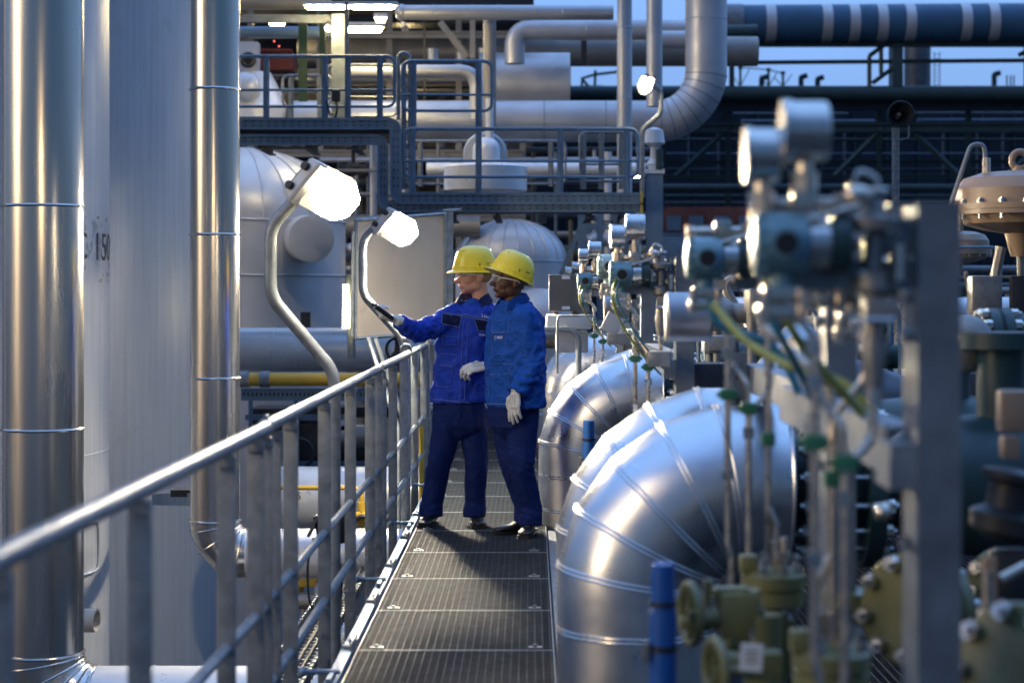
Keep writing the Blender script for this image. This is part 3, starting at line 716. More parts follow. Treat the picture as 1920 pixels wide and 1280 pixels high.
# columns carrying platform etc
def hcol(x, y0, y1, D, wpx, mt, label, name='steel_column', cat='column'):
    a = P(x, y0, D); b = P(x, y1, D); m = MB(); wd = wpx/S(D); m.ibeam(b, a, wd, wd, wd*.09, up=(0, 1, 0)); return tag(m.build(name, mt, smooth=0), label, cat)
G = 1.58
hcol(1227, 325, 1200, 20.8, 30, M['bluegrey'], 'blue-grey steel column at the right end of the platform')
t = thing('insulator_valve', 'pale valve on top of the column at the right end of the platform', 'valve', P(1227, 325, 20.8))
m = MB(); m.box(P(1227, 322, 20.8), (.22, .22, .05)); m.lathe([(.06, 0), (.10, .06), (.05, .12), (.045, .25), (.12, .3), (.10, .45), (.02, .48)], P(1227, 318, 20.8), (0, 0, 1), 18); m.build('body', M['white'], t)
m = MB(); m.cyl(P(1236, 318, 20.7), P(1236, 280, 20.7), .04); m.build('tube', M['teal_d'], t)
hcol(1092, 395, 1100, 24, 17, M['bluegrey'], 'blue-grey column right of the domed vessel behind the men')
hcol(1125, 395, 1100, 26, 12, M['bluegrey'], 'slender grey column between the men and the gauges')
hcol(1150, 395, 1100, 29, 12, M['galv_d'], 'pale slender column behind the nearest in-focus gauge')
for i, (a, b, D, wpx, lab) in enumerate([((1050, 520), (1086, 430), 24.5, 9, 'diagonal steel brace beside the domed vessel behind the men'), ((1100, 425), (1220, 425), 25, 12, 'horizontal grey beam between the columns under the platform'), ((1100, 437), (1240, 440), 30, 10, 'second horizontal beam under the platform, lower down'), ((740, 395), (860, 480), 28, 9, 'diagonal brace below the platform behind the steel panel')]):
    m = MB(); wd = wpx/S(D); m.ibeam(P(*a, D), P(*b, D), wd, wd, wd*.12, up=(0, 1, 0) ); tag(m.build('steel_beam', M['bluegrey'], smooth=0), lab, 'beam')

# ------------------------------------------------------------------ big overhead pipes
def path_pipe(name, pts, D, r, mt, label, rad=.5, seams=(), elbow=None, step=None):
    ps = [P(a, b, D)+(V((0, c[0], 0)) if c else V()) for a, b, *c in pts]; m = MB(); cs = fillet(ps, rad, 9); m.tube(cs, r, 28)
    o = None
    if step:
        acc = 0; nxt = step*.5
        for i in range(len(cs)-1):
            L = (cs[i+1]-cs[i]).length
            while acc+L > nxt: p = cs[i].lerp(cs[i+1], (nxt-acc)/L); m.torus(p, cs[i+1]-cs[i], r+.001, .008, 28, 5); nxt += step
            acc += L
    return tag(m.build(name, mt, smooth=35), label, 'pipe')
# main elbowed pipe
D = 26; t = thing('large_elbow_pipe', 'very thick grey pipe behind the platform that turns upward in a big elbow', 'pipe', P(900, 265, D))
r = rr(39, D); m = MB(); a = P(545, 228, D); b = P(1228, 228, D); m.lathe([(r, 0), (r, (b-a).length)], a, (1, 0, 0), 44); m.build('horizontal_run', M['greypipe'], t)
m = MB(); bd = []; e = mitre_elbow(m, b, (1, 0, 0), (0, 0, 1), rr(96, D), r, 8, 44, bd, .008); m.build('elbow', M['greypipe'], t, 20)
m = MB(); [loop_tube(m, q, .006) for q, _ in bd]; m.build('elbow_seam', M['galv_d'], t)
m = MB(); m.lathe([(r, 0), (r, 2.4)], e, (0, 0, 1), 44); seamring(m, e+V((0, 0, rr(95, D))), (0, 0, 1), r, .007); m.build('vertical_run', M['greypipe'], t)
m = MB(); [seamring(m, P(x, 228, D), (1, 0, 0), r, .006) for x in (650, 780, 905, 1020, 1135)]; m.build('seam_band', M['galv_d'], t)
m = MB(); m.lathe([(r*1.7, 0), (r*1.7, 1.4)], P(900, 160, D+2.5), (1, 0, 0), 40, True); 
tag(m.build('horizontal_drum', M['greypipe']), 'pale drum end between the rails left of the strip of sky', 'drum')
path_pipe('pipe', [(1171, 380), (1171, -60)], 23.5, rr(14, 23.5), M['greypipe'], 'slim vertical grey pipe left of the hanging lamp', step=.9)
path_pipe('pipe', [(1227, 200), (1227, -60)], 24.8, rr(15, 24.8), M['greypipe'], 'vertical pipe right above the lit platform lamp')
path_pipe('pipe', [(752, 24), (1150, 24)], 22.5, rr(14, 22.5), M['greypipe'], 'horizontal grey pipe along the top edge left of the vertical pipes', step=.8)
m = MB(); m.ell(P(753, 24, 22.5), (rr(12, 22.5), rr(16, 22.5), rr(16, 22.5))); m.cyl(P(757, 42, 22.5), P(757, 50, 22.5), .035); tag(m.build('pipe_end_cap', M['greypipe']), 'rounded cap on the left end of the top horizontal pipe', 'pipe cap')
path_pipe('pipe', [(965, 120), (965, 57), (1300, 57)], 27.6, rr(19, 27.6), M['greypipe'], 'grey pipe with a downturned end under the top horizontal pipe', rad=.35, step=1.0)
path_pipe('pipe', [(560, 97), (1420, 97)], 32, rr(28, 32), M['brownpipe'], 'long warm-lit thick pipe running behind the upper railings', step=1.6)
path_pipe('pipe', [(653, 134), (893, 134), (893, 225)], 24.6, rr(12.5, 24.6), M['greypipe'], 'grey pipe that turns down behind the second railing bay', rad=.22, step=1.2)
path_pipe('pipe', [(430, 5), (620, 5)], 22, rr(14, 22), M['brownpipe'], 'brownish pipe along the top edge beside the fluorescent lamp')
path_pipe('pipe', [(430, 60), (616, 60)], 24.5, rr(10, 24.5), M['bluegrey'], 'dark blue pipe above the upper railing at left')
path_pipe('pipe', [(860, 76), (1420, 60)], 36, rr(14, 36), M['darkst'], 'dark green pipe behind the overhead pipes')
path_pipe('pipe', [(800, 318), (1210, 318)], 25, rr(13, 25), M['whitepipe'], 'bright horizontal pipe seen through the lower railing', step=1.2)
path_pipe('pipe', [(1240, 75), (1290, 75)], 27, rr(17, 27), M['greypipe'], 'short pipe joining the thick vertical pipe from the left')
path_pipe('pipe', [(640, 425), (900, 425)], 26.5, rr(20, 26.5), M['brownpipe'], 'warm-lit pipe disappearing behind the steel panel', step=1.5)
for x, y, D, h, lab in [(812, 107, 29, 22, 'short stub on the warm-lit thick pipe, left one'), (908, 107, 29, 24, 'short stub on the warm-lit thick pipe, right one'), (866, 108, 30, 10, 'low stub between the two taller pipe stubs')]:
    m = MB(); rr_ = rr(10, D); m.lathe([(rr_, 0), (rr_, h/S(D)), (rr_*1.1, h/S(D)), (rr_*1.1, h/S(D)+.03)], P(x, y+h/2, D), (0, 0, 1)); tag(m.build('pipe_stub', M['greypipe']), lab, 'pipe')
path_pipe('pipe', [(918, 260), (918, 35)], 23.2, rr(12, 23.2), M['brownpipe'], 'warm-lit vertical pipe above the pale drum')
# beams and columns at the top left
for (x0, y0_, x1_, y1_, D, wpx, mt, lab) in [
  (430, 35, 620, 37, 21.6, 15, 'galv_d', 'light grey beam near the top left below the brownish pipe'),
  (636, 28, 636, 225, 21.4, 26, 'galv_d', 'wide grey column beside the two ceiling lamps'),
  (568, 15, 568, 190, 23, 15, 'green', 'dark green column behind the upper railing, left of two'),
  (605, 15, 605, 140, 23.3, 11, 'green', 'dark green column behind the upper railing, right of two'),
  (650, 0, 650, 120, 20.6, 7, 'galv', 'thin hanging post between the two ceiling lamps'),
  (886, 10, 886, 110, 28, 10, 'brownpipe', 'brown column right of the diagonal brace'),
  (825, 42, 876, 108, 28.3, 12, 'brownpipe', 'brown diagonal brace under the top pipe'),
  (796, 38, 796, 190, 27, 4, 'dark', 'thin dark upright left of the diagonal brace'),
  (1095, 70, 1095, 122, 30, 10, 'dark', 'dark upright crossing the warm-lit pipe'),
  (430, 2, 1000, 2, 30, 26, 'darkbl', 'dark beam across the very top left'),
  (440, 22, 980, 22, 34, 12, 'warmwall', 'pale beam behind the ceiling lamps')]:
    m = MB(); wd = wpx/S(D); m.ibeam(P(x0, y0_, D), P(x1_, y1_, D), wd, wd, wd*.12, up=(0, 1, 0)); tag(m.build('steel_beam', M[mt], smooth=0), lab, 'beam')
m = MB(); m.bb(P(435, 0, 27).x, P(548, 0, 27).x, 27, 27.6, zz(131, 27), zz(98, 27)); m.bb(P(435, 0, 27).x, P(548, 0, 27).x, 26.9, 27, zz(98, 27), zz(93, 27)); tag(m.build('red_container', M['red'], smooth=0), 'red box behind the upper platform railing at left', 'container')
for x, y in ((514, 78), (523, 87)):
    m = MB(); m.ell(P(x, y, 26), (.010, .010, .010)); tag(m.build('signal_light', emat('red_signal', (1, .05, .02), 2)), 'tiny red signal light above the red box, '+('upper' if y < 80 else 'lower')+' one', 'signal light')
# ceiling lamps
def tube_lamp(x0, x1, y, h, D, label, two=False):
    t = thing('fluorescent_lamp', label, 'lamp', P((x0+x1)/2, y, D)); a = P(x0, y, D); b = P(x1, y, D); hh = h/S(D)
    m = MB(); m.box((a+b)/2+V((0, .05, hh*.8)), ((b-a).length+.06, .2, hh*.9), None, .02); m.build('housing', M['lampw'], t)
    n = 2 if two else 1
    for k in range(n):
        p = a.lerp(b, k/n+.01); q = a.lerp(b, (k+1)/n-.01); m = MB(); m.tube([p, p.lerp(q, .06), p.lerp(q, .94), q], [hh*.25, hh*.5, hh*.5, hh*.25], 10); m.build('tube', M['tubeglow'], t)
tube_lamp(572, 742, 14, 8, 20.8, 'long twin fluorescent lamp hanging at the top edge', True)
tube_lamp(651, 716, 56, 11, 24, 'short fluorescent lamp below the twin one')
tube_lamp(705, 722, 38, 10, 26, 'small round-ended lamp above the short fluorescent lamp')
t = thing('bulb_lamp', 'small round bulb lamp glowing beside the wide grey column', 'lamp', P(615, 60, 21.3)); m = MB(); m.ell(P(615, 54, 21.2), (.033,)*3); m.build('bulb', M['tubeglow'], t); m = MB(); m.lathe([(.02, 0), (.05, .02), (.03, .06)], P(615, 51, 21.2), (0, 0, 1)); m.build('cap', M['dark'], t)
for i, (x, y, D) in enumerate(((880, 20, 33), (1190, 330, 33), (700, 480, 32), (1150, 470, 34), (520, 45, 31), (760, 85, 34), (500, 160, 33))):
    tube_lamp(x-14, x+14, y, 5, D, 'distant warm lamp inside the process structure, '+['at the top behind the pipes', 'behind the lower railing\'s right end', 'behind the steel panel', 'behind the blue-grey columns right of the men', 'above the red box', 'behind the top pipe left of the brace', 'behind the white valve drum'][i])
# bright reflection by the panel, drawn as a glowing tube
t = thing('reflection_strip', 'upright bright yellow reflection drawn as a glowing strip left of the steel panel', 'lamp', P(650, 615, 18))
m = MB(); a, b = P(652, 615, 18), P(648, 533, 18); m.tube([a, b], [rr(10, 18), rr(5, 18)], 14); m.build('tube', emat('reflection_glow', (1, .80, .35), 9), t)
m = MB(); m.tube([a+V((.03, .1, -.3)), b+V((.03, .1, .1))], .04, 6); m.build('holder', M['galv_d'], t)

# ------------------------------------------------------------------ process building behind (dark frame, levels, cladding)
def frame(xs, ys, D0, D1, mt, label, wpx=14, name='process_structure'):
    t = thing(name, label, 'structure', P((xs[0]+xs[-1])/2, 545, D0)); 
    for D in (D0, D1):
        for x in xs:
            a = P(x, 0, D0).x; m = MB(); wd = wpx/S(D0); m.ibeam((a, D, -3.5), (a, D, zz(ys[0], D0)), wd, wd, wd*.12, up=(0, 1, 0)); m.build('column', mt, t, 0)
        for y in ys:
            z = zz(y, D0); m = MB(); m.ibeam((P(xs[0], 0, D0).x, D-.25, z), (P(xs[-1], 0, D0).x, D-.25, z), wpx*1.2/S(D0), wpx/S(D0), .03); m.build('beam', mt, t, 0)
    return t
frame([470, 600, 730, 860, 980], [-60, 70, 140, 290, 410, 520], 30, 37, M['brownpipe'], 'brownish open steel frame filled with pipes behind the left platform', 11)
m = MB(); m.bb(P(300, 0, 30).x, P(1000, 0, 44).x, 28.6, 43.9, 7.4, 7.7); tag(m.build('shade_roof', M['darkbl'], smooth=0), 'dark roof added over the pipe-filled steel frame to block the sky, above the top left', 'roof')  # slab added to keep sky light off the frame below
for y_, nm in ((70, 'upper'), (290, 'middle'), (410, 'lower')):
    m = MB(); z = zz(y_, 37); m.bb(P(380, 0, 30).x, P(985, 0, 44).x, 33, 43.8, z-.3, z-.15); tag(m.build('shade_floor', M['darkbl'], smooth=0), nm+' dark floor added inside the pipe-filled steel frame to block the sky', 'floor')  # slabs added along with the roof to darken the frame inside
b1 = MB(); b1.bb(P(300, 0, 44).x, P(998, 0, 44).x, 44, 56, -3.5, 14); o = tag(b1.build('process_building', M['warmwall'], smooth=0), 'large dull building wall behind the pipes at upper left', 'building')
m = MB()
for k in range(5): 
    z = zz(40+95*k, 44); m.bb(P(300, 0, 44).x, P(996, 0, 44).x, 43.9, 44, z-.08, z+.08)
for k in range(12):
    x = P(300+58*k, 0, 44).x; m.bb(x, x+.18, 43.85, 43.9, -3.5, 14)
m.build('girt', M['brownpipe'], o, 0)
# filler runs of pipe at several levels in the frame
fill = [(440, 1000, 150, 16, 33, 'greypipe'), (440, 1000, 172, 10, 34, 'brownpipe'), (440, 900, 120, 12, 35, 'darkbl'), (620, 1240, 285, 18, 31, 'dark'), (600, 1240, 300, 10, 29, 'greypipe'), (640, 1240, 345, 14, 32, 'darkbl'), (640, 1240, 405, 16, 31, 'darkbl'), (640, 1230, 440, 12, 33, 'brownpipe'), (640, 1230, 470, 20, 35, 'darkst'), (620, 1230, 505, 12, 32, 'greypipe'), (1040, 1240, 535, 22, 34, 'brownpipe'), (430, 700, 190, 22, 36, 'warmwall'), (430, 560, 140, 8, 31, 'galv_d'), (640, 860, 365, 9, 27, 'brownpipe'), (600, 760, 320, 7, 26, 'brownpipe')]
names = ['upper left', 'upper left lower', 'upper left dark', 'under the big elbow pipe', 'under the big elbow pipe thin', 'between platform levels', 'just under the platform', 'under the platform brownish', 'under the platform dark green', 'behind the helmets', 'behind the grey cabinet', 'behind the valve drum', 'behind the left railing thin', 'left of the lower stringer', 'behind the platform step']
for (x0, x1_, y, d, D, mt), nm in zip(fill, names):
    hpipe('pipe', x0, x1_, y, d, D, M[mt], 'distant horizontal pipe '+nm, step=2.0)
vf = [(452, 300, 30, 9, 'darkbl'), (668, 250, 29, 8, 'brownpipe'), (690, 250, 30, 5, 'galv_d'), (700, 262, 27, 14, 'greypipe'), (822, 262, 29, 7, 'brownpipe'), (1000, 285, 29, 8, 'dark'), (1042, 285, 28, 6, 'galv_d'), (1140, 285, 29, 14, 'white'), (1198, 385, 28, 10, 'brownpipe'), (1010, 400, 28, 12, 'darkst'), (1070, 400, 31, 8, 'warmwall'), (1170, 400, 31, 16, 'brownpipe'), (940, 60, 33, 16, 'brownpipe'), (760, 50, 33, 14, 'greypipe'), (830, 265, 33, 6, 'galv_d'), (870, 265, 31, 12, 'dark')]
for i, (x, y, D, d, mt) in enumerate(vf):
    m = MB(); r = d/2/S(D); a = P(x, y, D); m.cyl((a.x, D, -3.5), a, r, seg=14); 
    for k in range(4): m.torus((a.x, D, a.z-.5-k*.8), (0, 0, 1), r, .012, 14, 5)
    tag(m.build('riser_pipe', M[mt]), ORD[sorted(q[0] for q in vf).index(x)]+' distant upright pipe from the left inside the process structure', 'pipe', 'upright pipes inside the far process structure')
for i in range(16):   # small valves in the same structure
    D = random.uniform(26, 33); x = random.choice([random.uniform(640, 715), random.uniform(1060, 1190), random.uniform(800, 860), random.uniform(450, 560)]); y = random.uniform(130, 200) if x < 600 else random.uniform(290, 520)
    c = P(x, y, D); t = thing('small_valve', ('small dark valve among the far pipes ')+('behind the upper railing at left' if x < 600 else 'left of the lower platform railing' if x < 720 else 'under the middle of the platform' if x < 900 else 'under the right end of the platform')+(', higher up' if (y < 165 or 290 < y < 400) else ', lower down'), 'valve', c, 'small valves among the far pipes')
    m = MB(); m.ell(c, (.13, .12, .1)); m.cyl(c-V((.22, 0, 0)), c+V((.22, 0, 0)), .07); m.cyl(c, c+V((0, 0, .3)), .03); m.torus(c-V((.2, 0, 0)), (1, 0, 0), .09, .03, 16, 6); m.torus(c+V((.2, 0, 0)), (1, 0, 0), .09, .03, 16, 6); m.build('body', M[random.choice(['rough', 'dark', 'greypipe'])], t)
    m = MB(); m.torus(c+V((0, 0, .3)), (0, 0, 1), .12, .015, 18, 6); m.cyl(c+V((-.12, 0, .3)), c+V((.12, 0, .3)), .012, seg=6); m.build('handwheel', M['black'], t)

# ------------------------------------------------------------------ far right: pipe bridge, hall, banded pipe
t = thing('banded_pipe', 'very thick dark blue pipe with pale bands across the top right corner', 'pipe', P(1650, 80, 45))
D = 45; r = rr(36, D); a = P(1365, 46, D); b = P(2150, 41, D); m = MB(); m.lathe([(r, 0), (r, (b-a).length)], a, b-a, 44); m.build('pipe_run', M['bandp'], t)
for x in (1443, 1548, 1599, 1651, 1703, 1807, 1859, 1960):
    m = MB(); c = a.lerp(b, (x-1365)/(2150-1365)); u = (b-a).normalized(); m.lathe([(r*1.0, -.125), (r*1.025, -.12), (r*1.025, .12), (r*1.0, .125)], c, u, 44); m.build('band', M['greypipe'], t)
m = MB(); m.lathe([(r*1.05, -.5), (r*1.05, .35)], a, (1, 0, 0), 44); m.build('collar', M['galv_d'], t)
m = MB(); m.ibeam(P(1360, 83, D), P(2150, 83, D), .12, .3); m.build('shelf_beam', M['darkst'], t)
t = thing('pipe_bridge', 'dark green steel pipe bridge with posts and braces below the banded pipe', 'pipe bridge', P(1600, 700, 45))
D = 45
m = MB(); m.ibeam(P(1365, 118, D), P(2150, 112, D), .09, .12); m.build('rail_beam', M['darkst'], t)
for x in (1372, 1925): m = MB(); m.ibeam(P(x, 165, D), P(x, 86, D), .12, .12, up=(0, 1, 0)); m.build('post', M['darkst'], t)
m = MB(); [m.tube([P(*p, D), P(*q, D)], .055, 4) for p, q in [((1630, 162), (1630, 105)), ((1630, 105), (1658, 85)), ((1652, 140), (1652, 88)), ((1636, 156), (1674, 128)), ((1910, 104), (1925, 96)), ((1925, 90), (1925, 165))]]; m.build('bracket', M['darkst'], t)
m = MB(); m.bb(P(1672, 0, D).x, P(1692, 0, D).x, D-.1, D+.4, zz(162, D), zz(84, D)); m.build('post', M['darkst'], t)
m = MB(); m.cyl(P(1720, 165, D+2), P(1720, 84, D+2), rr(26, D)); m.build('duct', M['galv_d'], t)
m = MB(); m.lathe([(rr(14, D), 0), (rr(14, D), (P(2150, 0, D)-P(990, 0, D)).x)], P(990, 175, D), (1, 0, 0), 24); m.build('green_pipe', M['darkst'], t)
m = MB(); m.ibeam(P(990, 195, D+.4), P(2150, 195, D+.4), .3, .3, .04); m.build('main_beam', M['darkbl'], t)
for x in (1246, 1372, 1530, 1660, 1830, 1985): m = MB(); m.ibeam((P(x, 0, D).x, D+.8, -3.5), (P(x, 0, D).x, D+.8, zz(190, D)), .13, .13, .02, up=(0, 1, 0)); m.build('column', M['darkst'], t, 0)
m = MB(); [m.tube([P(*p, D), P(*q, D)], .07, 4) for p, q in [((1700, 235), (1800, 330)), ((1655, 240), (1560, 335)), ((1372, 235), (1262, 335)), ((1990, 240), (1880, 335)), ((1385, 240), (1490, 335))]]; m.build('brace', M['darkst'], t)
m = MB(); m.ibeam(P(1240, 240, D), P(2150, 238, D), .2, .2, .03); m.ibeam(P(1240, 305, D+1), P(2150, 303, D+1), .08, .2, .02); m.ibeam(P(1240, 332, D), P(2150, 330, D), .08, .2, .02); m.build('beam', M['darkst'], t)
m = MB(); m.lathe([(.09, 0), (.09, 12)], P(1240, 352, D-1), (1, 0, 0), 16); m.build('lower_green_pipe', M['darkst'], t)
for y, d, mt, x0, x1_, lab in [(213, 4, 'galv_d', 1375, 1590, 'thin pale pipe high in the dark pipe bridge, left stretch'), (212, 4, 'galv_d', 1690, 1920, 'thin pale pipe high in the dark pipe bridge, right stretch'), (228, 7, 'bluegrey', 1390, 1640, 'blue pipe high in the dark pipe bridge, left stretch'), (226, 7, 'bluegrey', 1720, 1920, 'blue pipe high in the dark pipe bridge, right stretch'), (262, 5, 'darkst', 1250, 1920, 'dark green pipe in the middle of the pipe bridge'), (288, 3, 'bluegrey', 1250, 1920, 'thin bluish conduit in the middle of the pipe bridge'), (318, 4, 'darkbl', 1250, 1920, 'dark pipe low in the pipe bridge'), (368, 6, 'darkst', 1240, 1920, 'lowest green pipe of the pipe bridge'), (380, 4, 'galv_d', 1240, 1920, 'pale conduit at the foot of the pipe bridge')]:
    hpipe('pipe', x0, x1_, y, d, 46.5, M[mt], lab, bands=False)
for x in (1346, 1395, 1583, 1768, 1832, 1880, 1290):
    m = MB(); m.cyl(P(x, 335, 47), P(x, 250, 47), .035, seg=8); tag(m.build('conduit', M['galv_d']), ORD[sorted((1346, 1395, 1583, 1768, 1832, 1880, 1290)).index(x)]+' thin upright conduit from the left in the dark pipe bridge', 'conduit', 'upright conduits in the pipe bridge')
m = MB(); m.bb(P(990, 0, 58).x, P(2400, 0, 58).x, 58, 75, -3.5, zz(182, 58)); o = tag(m.build('industrial_hall', M['hall'], smooth=0), 'long dark hall behind the pipe bridge at right', 'building')
m = MB(); [m.bb(P(1000+k*60, 0, 58).x, P(1004+k*60, 0, 58).x, 57.9, 58, -3.5, zz(184, 58)) for k in range(23)]; m.bb(P(990, 0, 58).x, P(2400, 0, 58).x, 57.85, 57.9, zz(250, 58), zz(244, 58)); m.build('girt', M['darkst'], o, 0)
m = MB(); m.bb(P(1242, 0, 40).x, P(1420, 0, 40).x, 40, 43, -3.5, zz(388, 40)); o = tag(m.build('brick_building', M['brick'], smooth=0), 'low red brick building right of the platform column', 'building')
m = MB(); m.bb(P(1241, 0, 40).x, P(1421, 0, 40).x, 39.95, 40, zz(445, 40), zz(436, 40)); [m.bb(P(x, 0, 40).x, P(x+26, 0, 40).x, 39.93, 40, zz(432, 40), zz(405, 40)) for x in (1250, 1292, 1340, 1385)]; m.build('window_band', M['bluegrey'], o, 0)
# tank farm gauge rails and vents on the roof line
for i, (x, h) in enumerate(((1388, 36), (1441, 32), (1468, 26))):
    m = MB(); c = P(x, 163, 70); m.cyl(c, c+V((0, 0, h/S(70))), .05, seg=6); m.box(c+V((0, 0, h/S(70))), (.16, .1, .12)); m.cyl(c, c+V((.35, 0, h/S(70)*.9)), .02, seg=5); m.cyl(c, c+V((-.35, 0, h/S(70)*.7)), .02, seg=5); tag(m.build('green_mast', M['green']), ORD[i]+' small green mast from the left against the sky below the banded pipe', 'mast', 'green masts on the roof line')
m = MB(); pts = [P(1388, 127, 70), P(1441, 131, 70), P(1468, 138, 70)]; m.tube(pts, .025, 5); tag(m.build('green_cable', M['green']), 'thin green line linking the green masts', 'cable')
m = MB(); [m.tube(q, .05, 5) for q in ([P(1090, 165, 60), P(1092, 147, 60), P(1115, 140, 60), P(1165, 134, 60)], [P(1115, 166, 60), P(1116, 132, 60)], [P(1090, 163, 60), P(1130, 163, 60)], [P(1090, 147, 60), P(1104, 163, 60)])]; tag(m.build('green_crane', M['green']), 'green jib structure seen in the strip of sky left of the vertical pipe', 'crane')
for x, h in ((1428, 18), (1502, 20), (1533, 17), (1864, 25), (1888, 20), (1895, 20), (1901, 20)):
    m = MB(); c = P(x, 165, 60); rad_ = .09 if h not in (20,) or x == 1502 else .025; m.tube(fillet([c, c+V((0, 0, h/S(60))), c+V((.2 if rad_ > .05 else .001, 0, h/S(60)+.06))], .08), rad_, 8); tag(m.build('roof_vent', M['darkst']), ORD[(1428, 1502, 1533, 1864, 1888, 1895, 1901).index(x)]+' small dark vent pipe from the left against the sky', 'vent', 'vent pipes on the roof line')
m = MB(); c = P(1755, 165, 58)
for xx in (-.06, .12): m.cyl(c+V((xx, 0, 0)), c+V((xx, 0, 1.15)), .015, seg=5)
for k in range(9): m.cyl(c+V((-.06, 0, .1+k*.12)), c+V((.12, 0, .1+k*.12)), .012, seg=5)
tag(m.build('ladder', M['galv_d']), 'thin roof ladder against the sky right of the duct', 'ladder')
# sky seen through is the world; brace over the sky strip
m = MB(); m.ibeam(P(1006, 124, 34), P(1046, 190, 34), .1, .1, .02, up=(0, 1, 0)); tag(m.build('steel_beam', M['brownpipe'], smooth=0), 'brown diagonal brace crossing the strip of sky', 'beam')
m = MB(); m.ibeam(P(1064, 124, 34), P(1064, 190, 34), .12, .12, .02, up=(0, 1, 0)); tag(m.build('steel_beam', M['dark'], smooth=0), 'dark upright crossing the strip of sky', 'beam')
# loudspeaker on lattice mast
t = thing('loudspeaker', 'dark horn loudspeaker on a thin lattice mast at upper right', 'loudspeaker', P(1679, 700, 24)); D = 24
m = MB(); c = P(1685, 216, D); m.lathe([(rr(24, D), -.16), (rr(25, D), -.15), (rr(20, D), -.05), (rr(9, D), .12), (rr(8, D), .28), (rr(5, D), .29), (rr(5, D), .1), (rr(18, D), -.06), (rr(23, D), -.155)], c, (0, 1, 0), 32, False); m.build('horn', M['dark'], t)
m = MB(); m.ell(P(1685, 216, D-.05), (rr(4.5, D), .05, rr(4.5, D))); m.build('driver', M['beige'], t)
m = MB()
for x in (1674.5, 1684): m.cyl(P(x, 700, D), P(x, 240, D), .014, seg=6)
m.cyl(P(1679, 700, D+.08), P(1679, 240, D+.08), .012, seg=6)
for k in range(26):
    ya, yb = 242+k*9, 242+(k+1)*9; m.tube([P(1674.5 if k % 2 else 1684, ya, D), P(1684 if k % 2 else 1674.5, yb, D)], .008, 4)
m.tube(fillet([P(1703, 225, D), P(1704, 258, D), P(1686, 263, D)], .03), .01, 5)
m.build('mast', M['galv'], t)
# ------------------------------------------------------------------ big insulated elbows along the walkway
def big_elbow(D, xl, ytop, label, Rc=.40, r=.29, ext=.14, n=5, first=False):
    s = S(D); cx = (xl-995)/s; X = cx+r; ztop = EYE-(ytop-545)/s
    zc = ztop-r-Rc; c0 = V((X, D, zc))
    t = thing('insulated_elbow', label, 'pipe elbow', (X, D, -1.2), 'clad pipe elbows rising beside the walkway')
    m = MB(); m.lathe([(r, -.18), (r, zc)], (X, D, 0), (0, 0, 1), 64); m.build('riser_cladding', M['alu'], t)
    m = MB(); m.lathe([(r*.88, -3.5), (r*.88, -.18), (r*1.005, -.18)], (X, D, 0), (0, 0, 1), 40); m.build('lower_riser', M['galv_d'], t)
    m = MB(); bd = []; e = mitre_elbow(m, c0, (0, 0, 1), (1, 0, 0), Rc, r, n, 64, bd, .005, True); m.build('elbow_cladding', M['alu'], t, 18)
    for k in range(0, len(bd), 2):
        m = MB(); loop_tube(m, bd[k][0], .0048); loop_tube(m, bd[k+1][0], .0048); m.build('seam_band', M['alu'], t)
    m = MB(); [seamring(m, (X, D, z), (0, 0, 1), r, .005) for z in (-.175, -.16, zc-.13, zc-.115, .1, .115) if z < zc]; m.build('riser_band', M['steel'], t)
    m = MB(); m.lathe([(r, 0), (r, ext), (r*.45, ext+.01)], e, (1, 0, 0), 64, True); m.torus(e+V((ext, 0, 0)), (1, 0, 0), r, .007, 64, 6); m.build('end_cladding', M['alu'], t)
    return t, e+V((ext, 0, 0)), r
E = [(6.7, 1045, 760, 'nearest and largest shiny clad pipe elbow, right of the walkway'),
     (7.6, 1044, 727, 'shiny clad elbow just behind the nearest one'),
     (12.4, 1010, 665, 'shiny clad elbow beside the legs of the right man, front of its pair'),
     (13.7, 1036, 655, 'shiny clad elbow half hidden behind the one beside the right man'),
     (18.4, 1006, 624, 'far shiny clad elbow behind the right man, front of its pair'),
     (20, 1018, 620, 'farthest shiny clad elbow, half hidden by the one in front of it')]
ends = []
for i, (D, xl, yt, lab) in enumerate(E):
    ends.append(big_elbow(D, xl, yt, lab)[1:]+(D,))
# flange joints beyond each elbow
def flange_joint(name, c, r, L, mt, label, bolts=16, axis=(1, 0, 0), group=None, gap=.1):
    ax = V(axis).normalized(); t = thing(name, label, 'flange', c, group); c = V(c)
    m = MB(); m.lathe([(r*.55, -.06), (r*.6, 0), (r, .0), (r, .06), (r*.62, .06), (r*.62, L-.06), (r, L-.06), (r, L), (r*.6, L), (r*.55, L+.06)], c, ax, 40, True); m.build('flange_pair', mt, t)
    up = V((0, 0, 1)) if abs(ax.z) < .9 else V((1, 0, 0)); u = (up-ax*up.dot(ax)).normalized(); v = ax.cross(u)
    m = MB()
    for k in range(bolts):
        a = 2*math.pi*(k+.5)/bolts; p = c+(u*math.cos(a)+v*math.sin(a))*r*.86
        m.cyl(p-ax*.045, p+ax*(L+.045), .013, seg=8); m.cyl(p-ax*.03, p-ax*.001, .024, seg=6); m.cyl(p+ax*(L+.001), p+ax*(L+.03), .024, seg=6)
    m.build('stud_bolts', M['steel'], t)
    return t
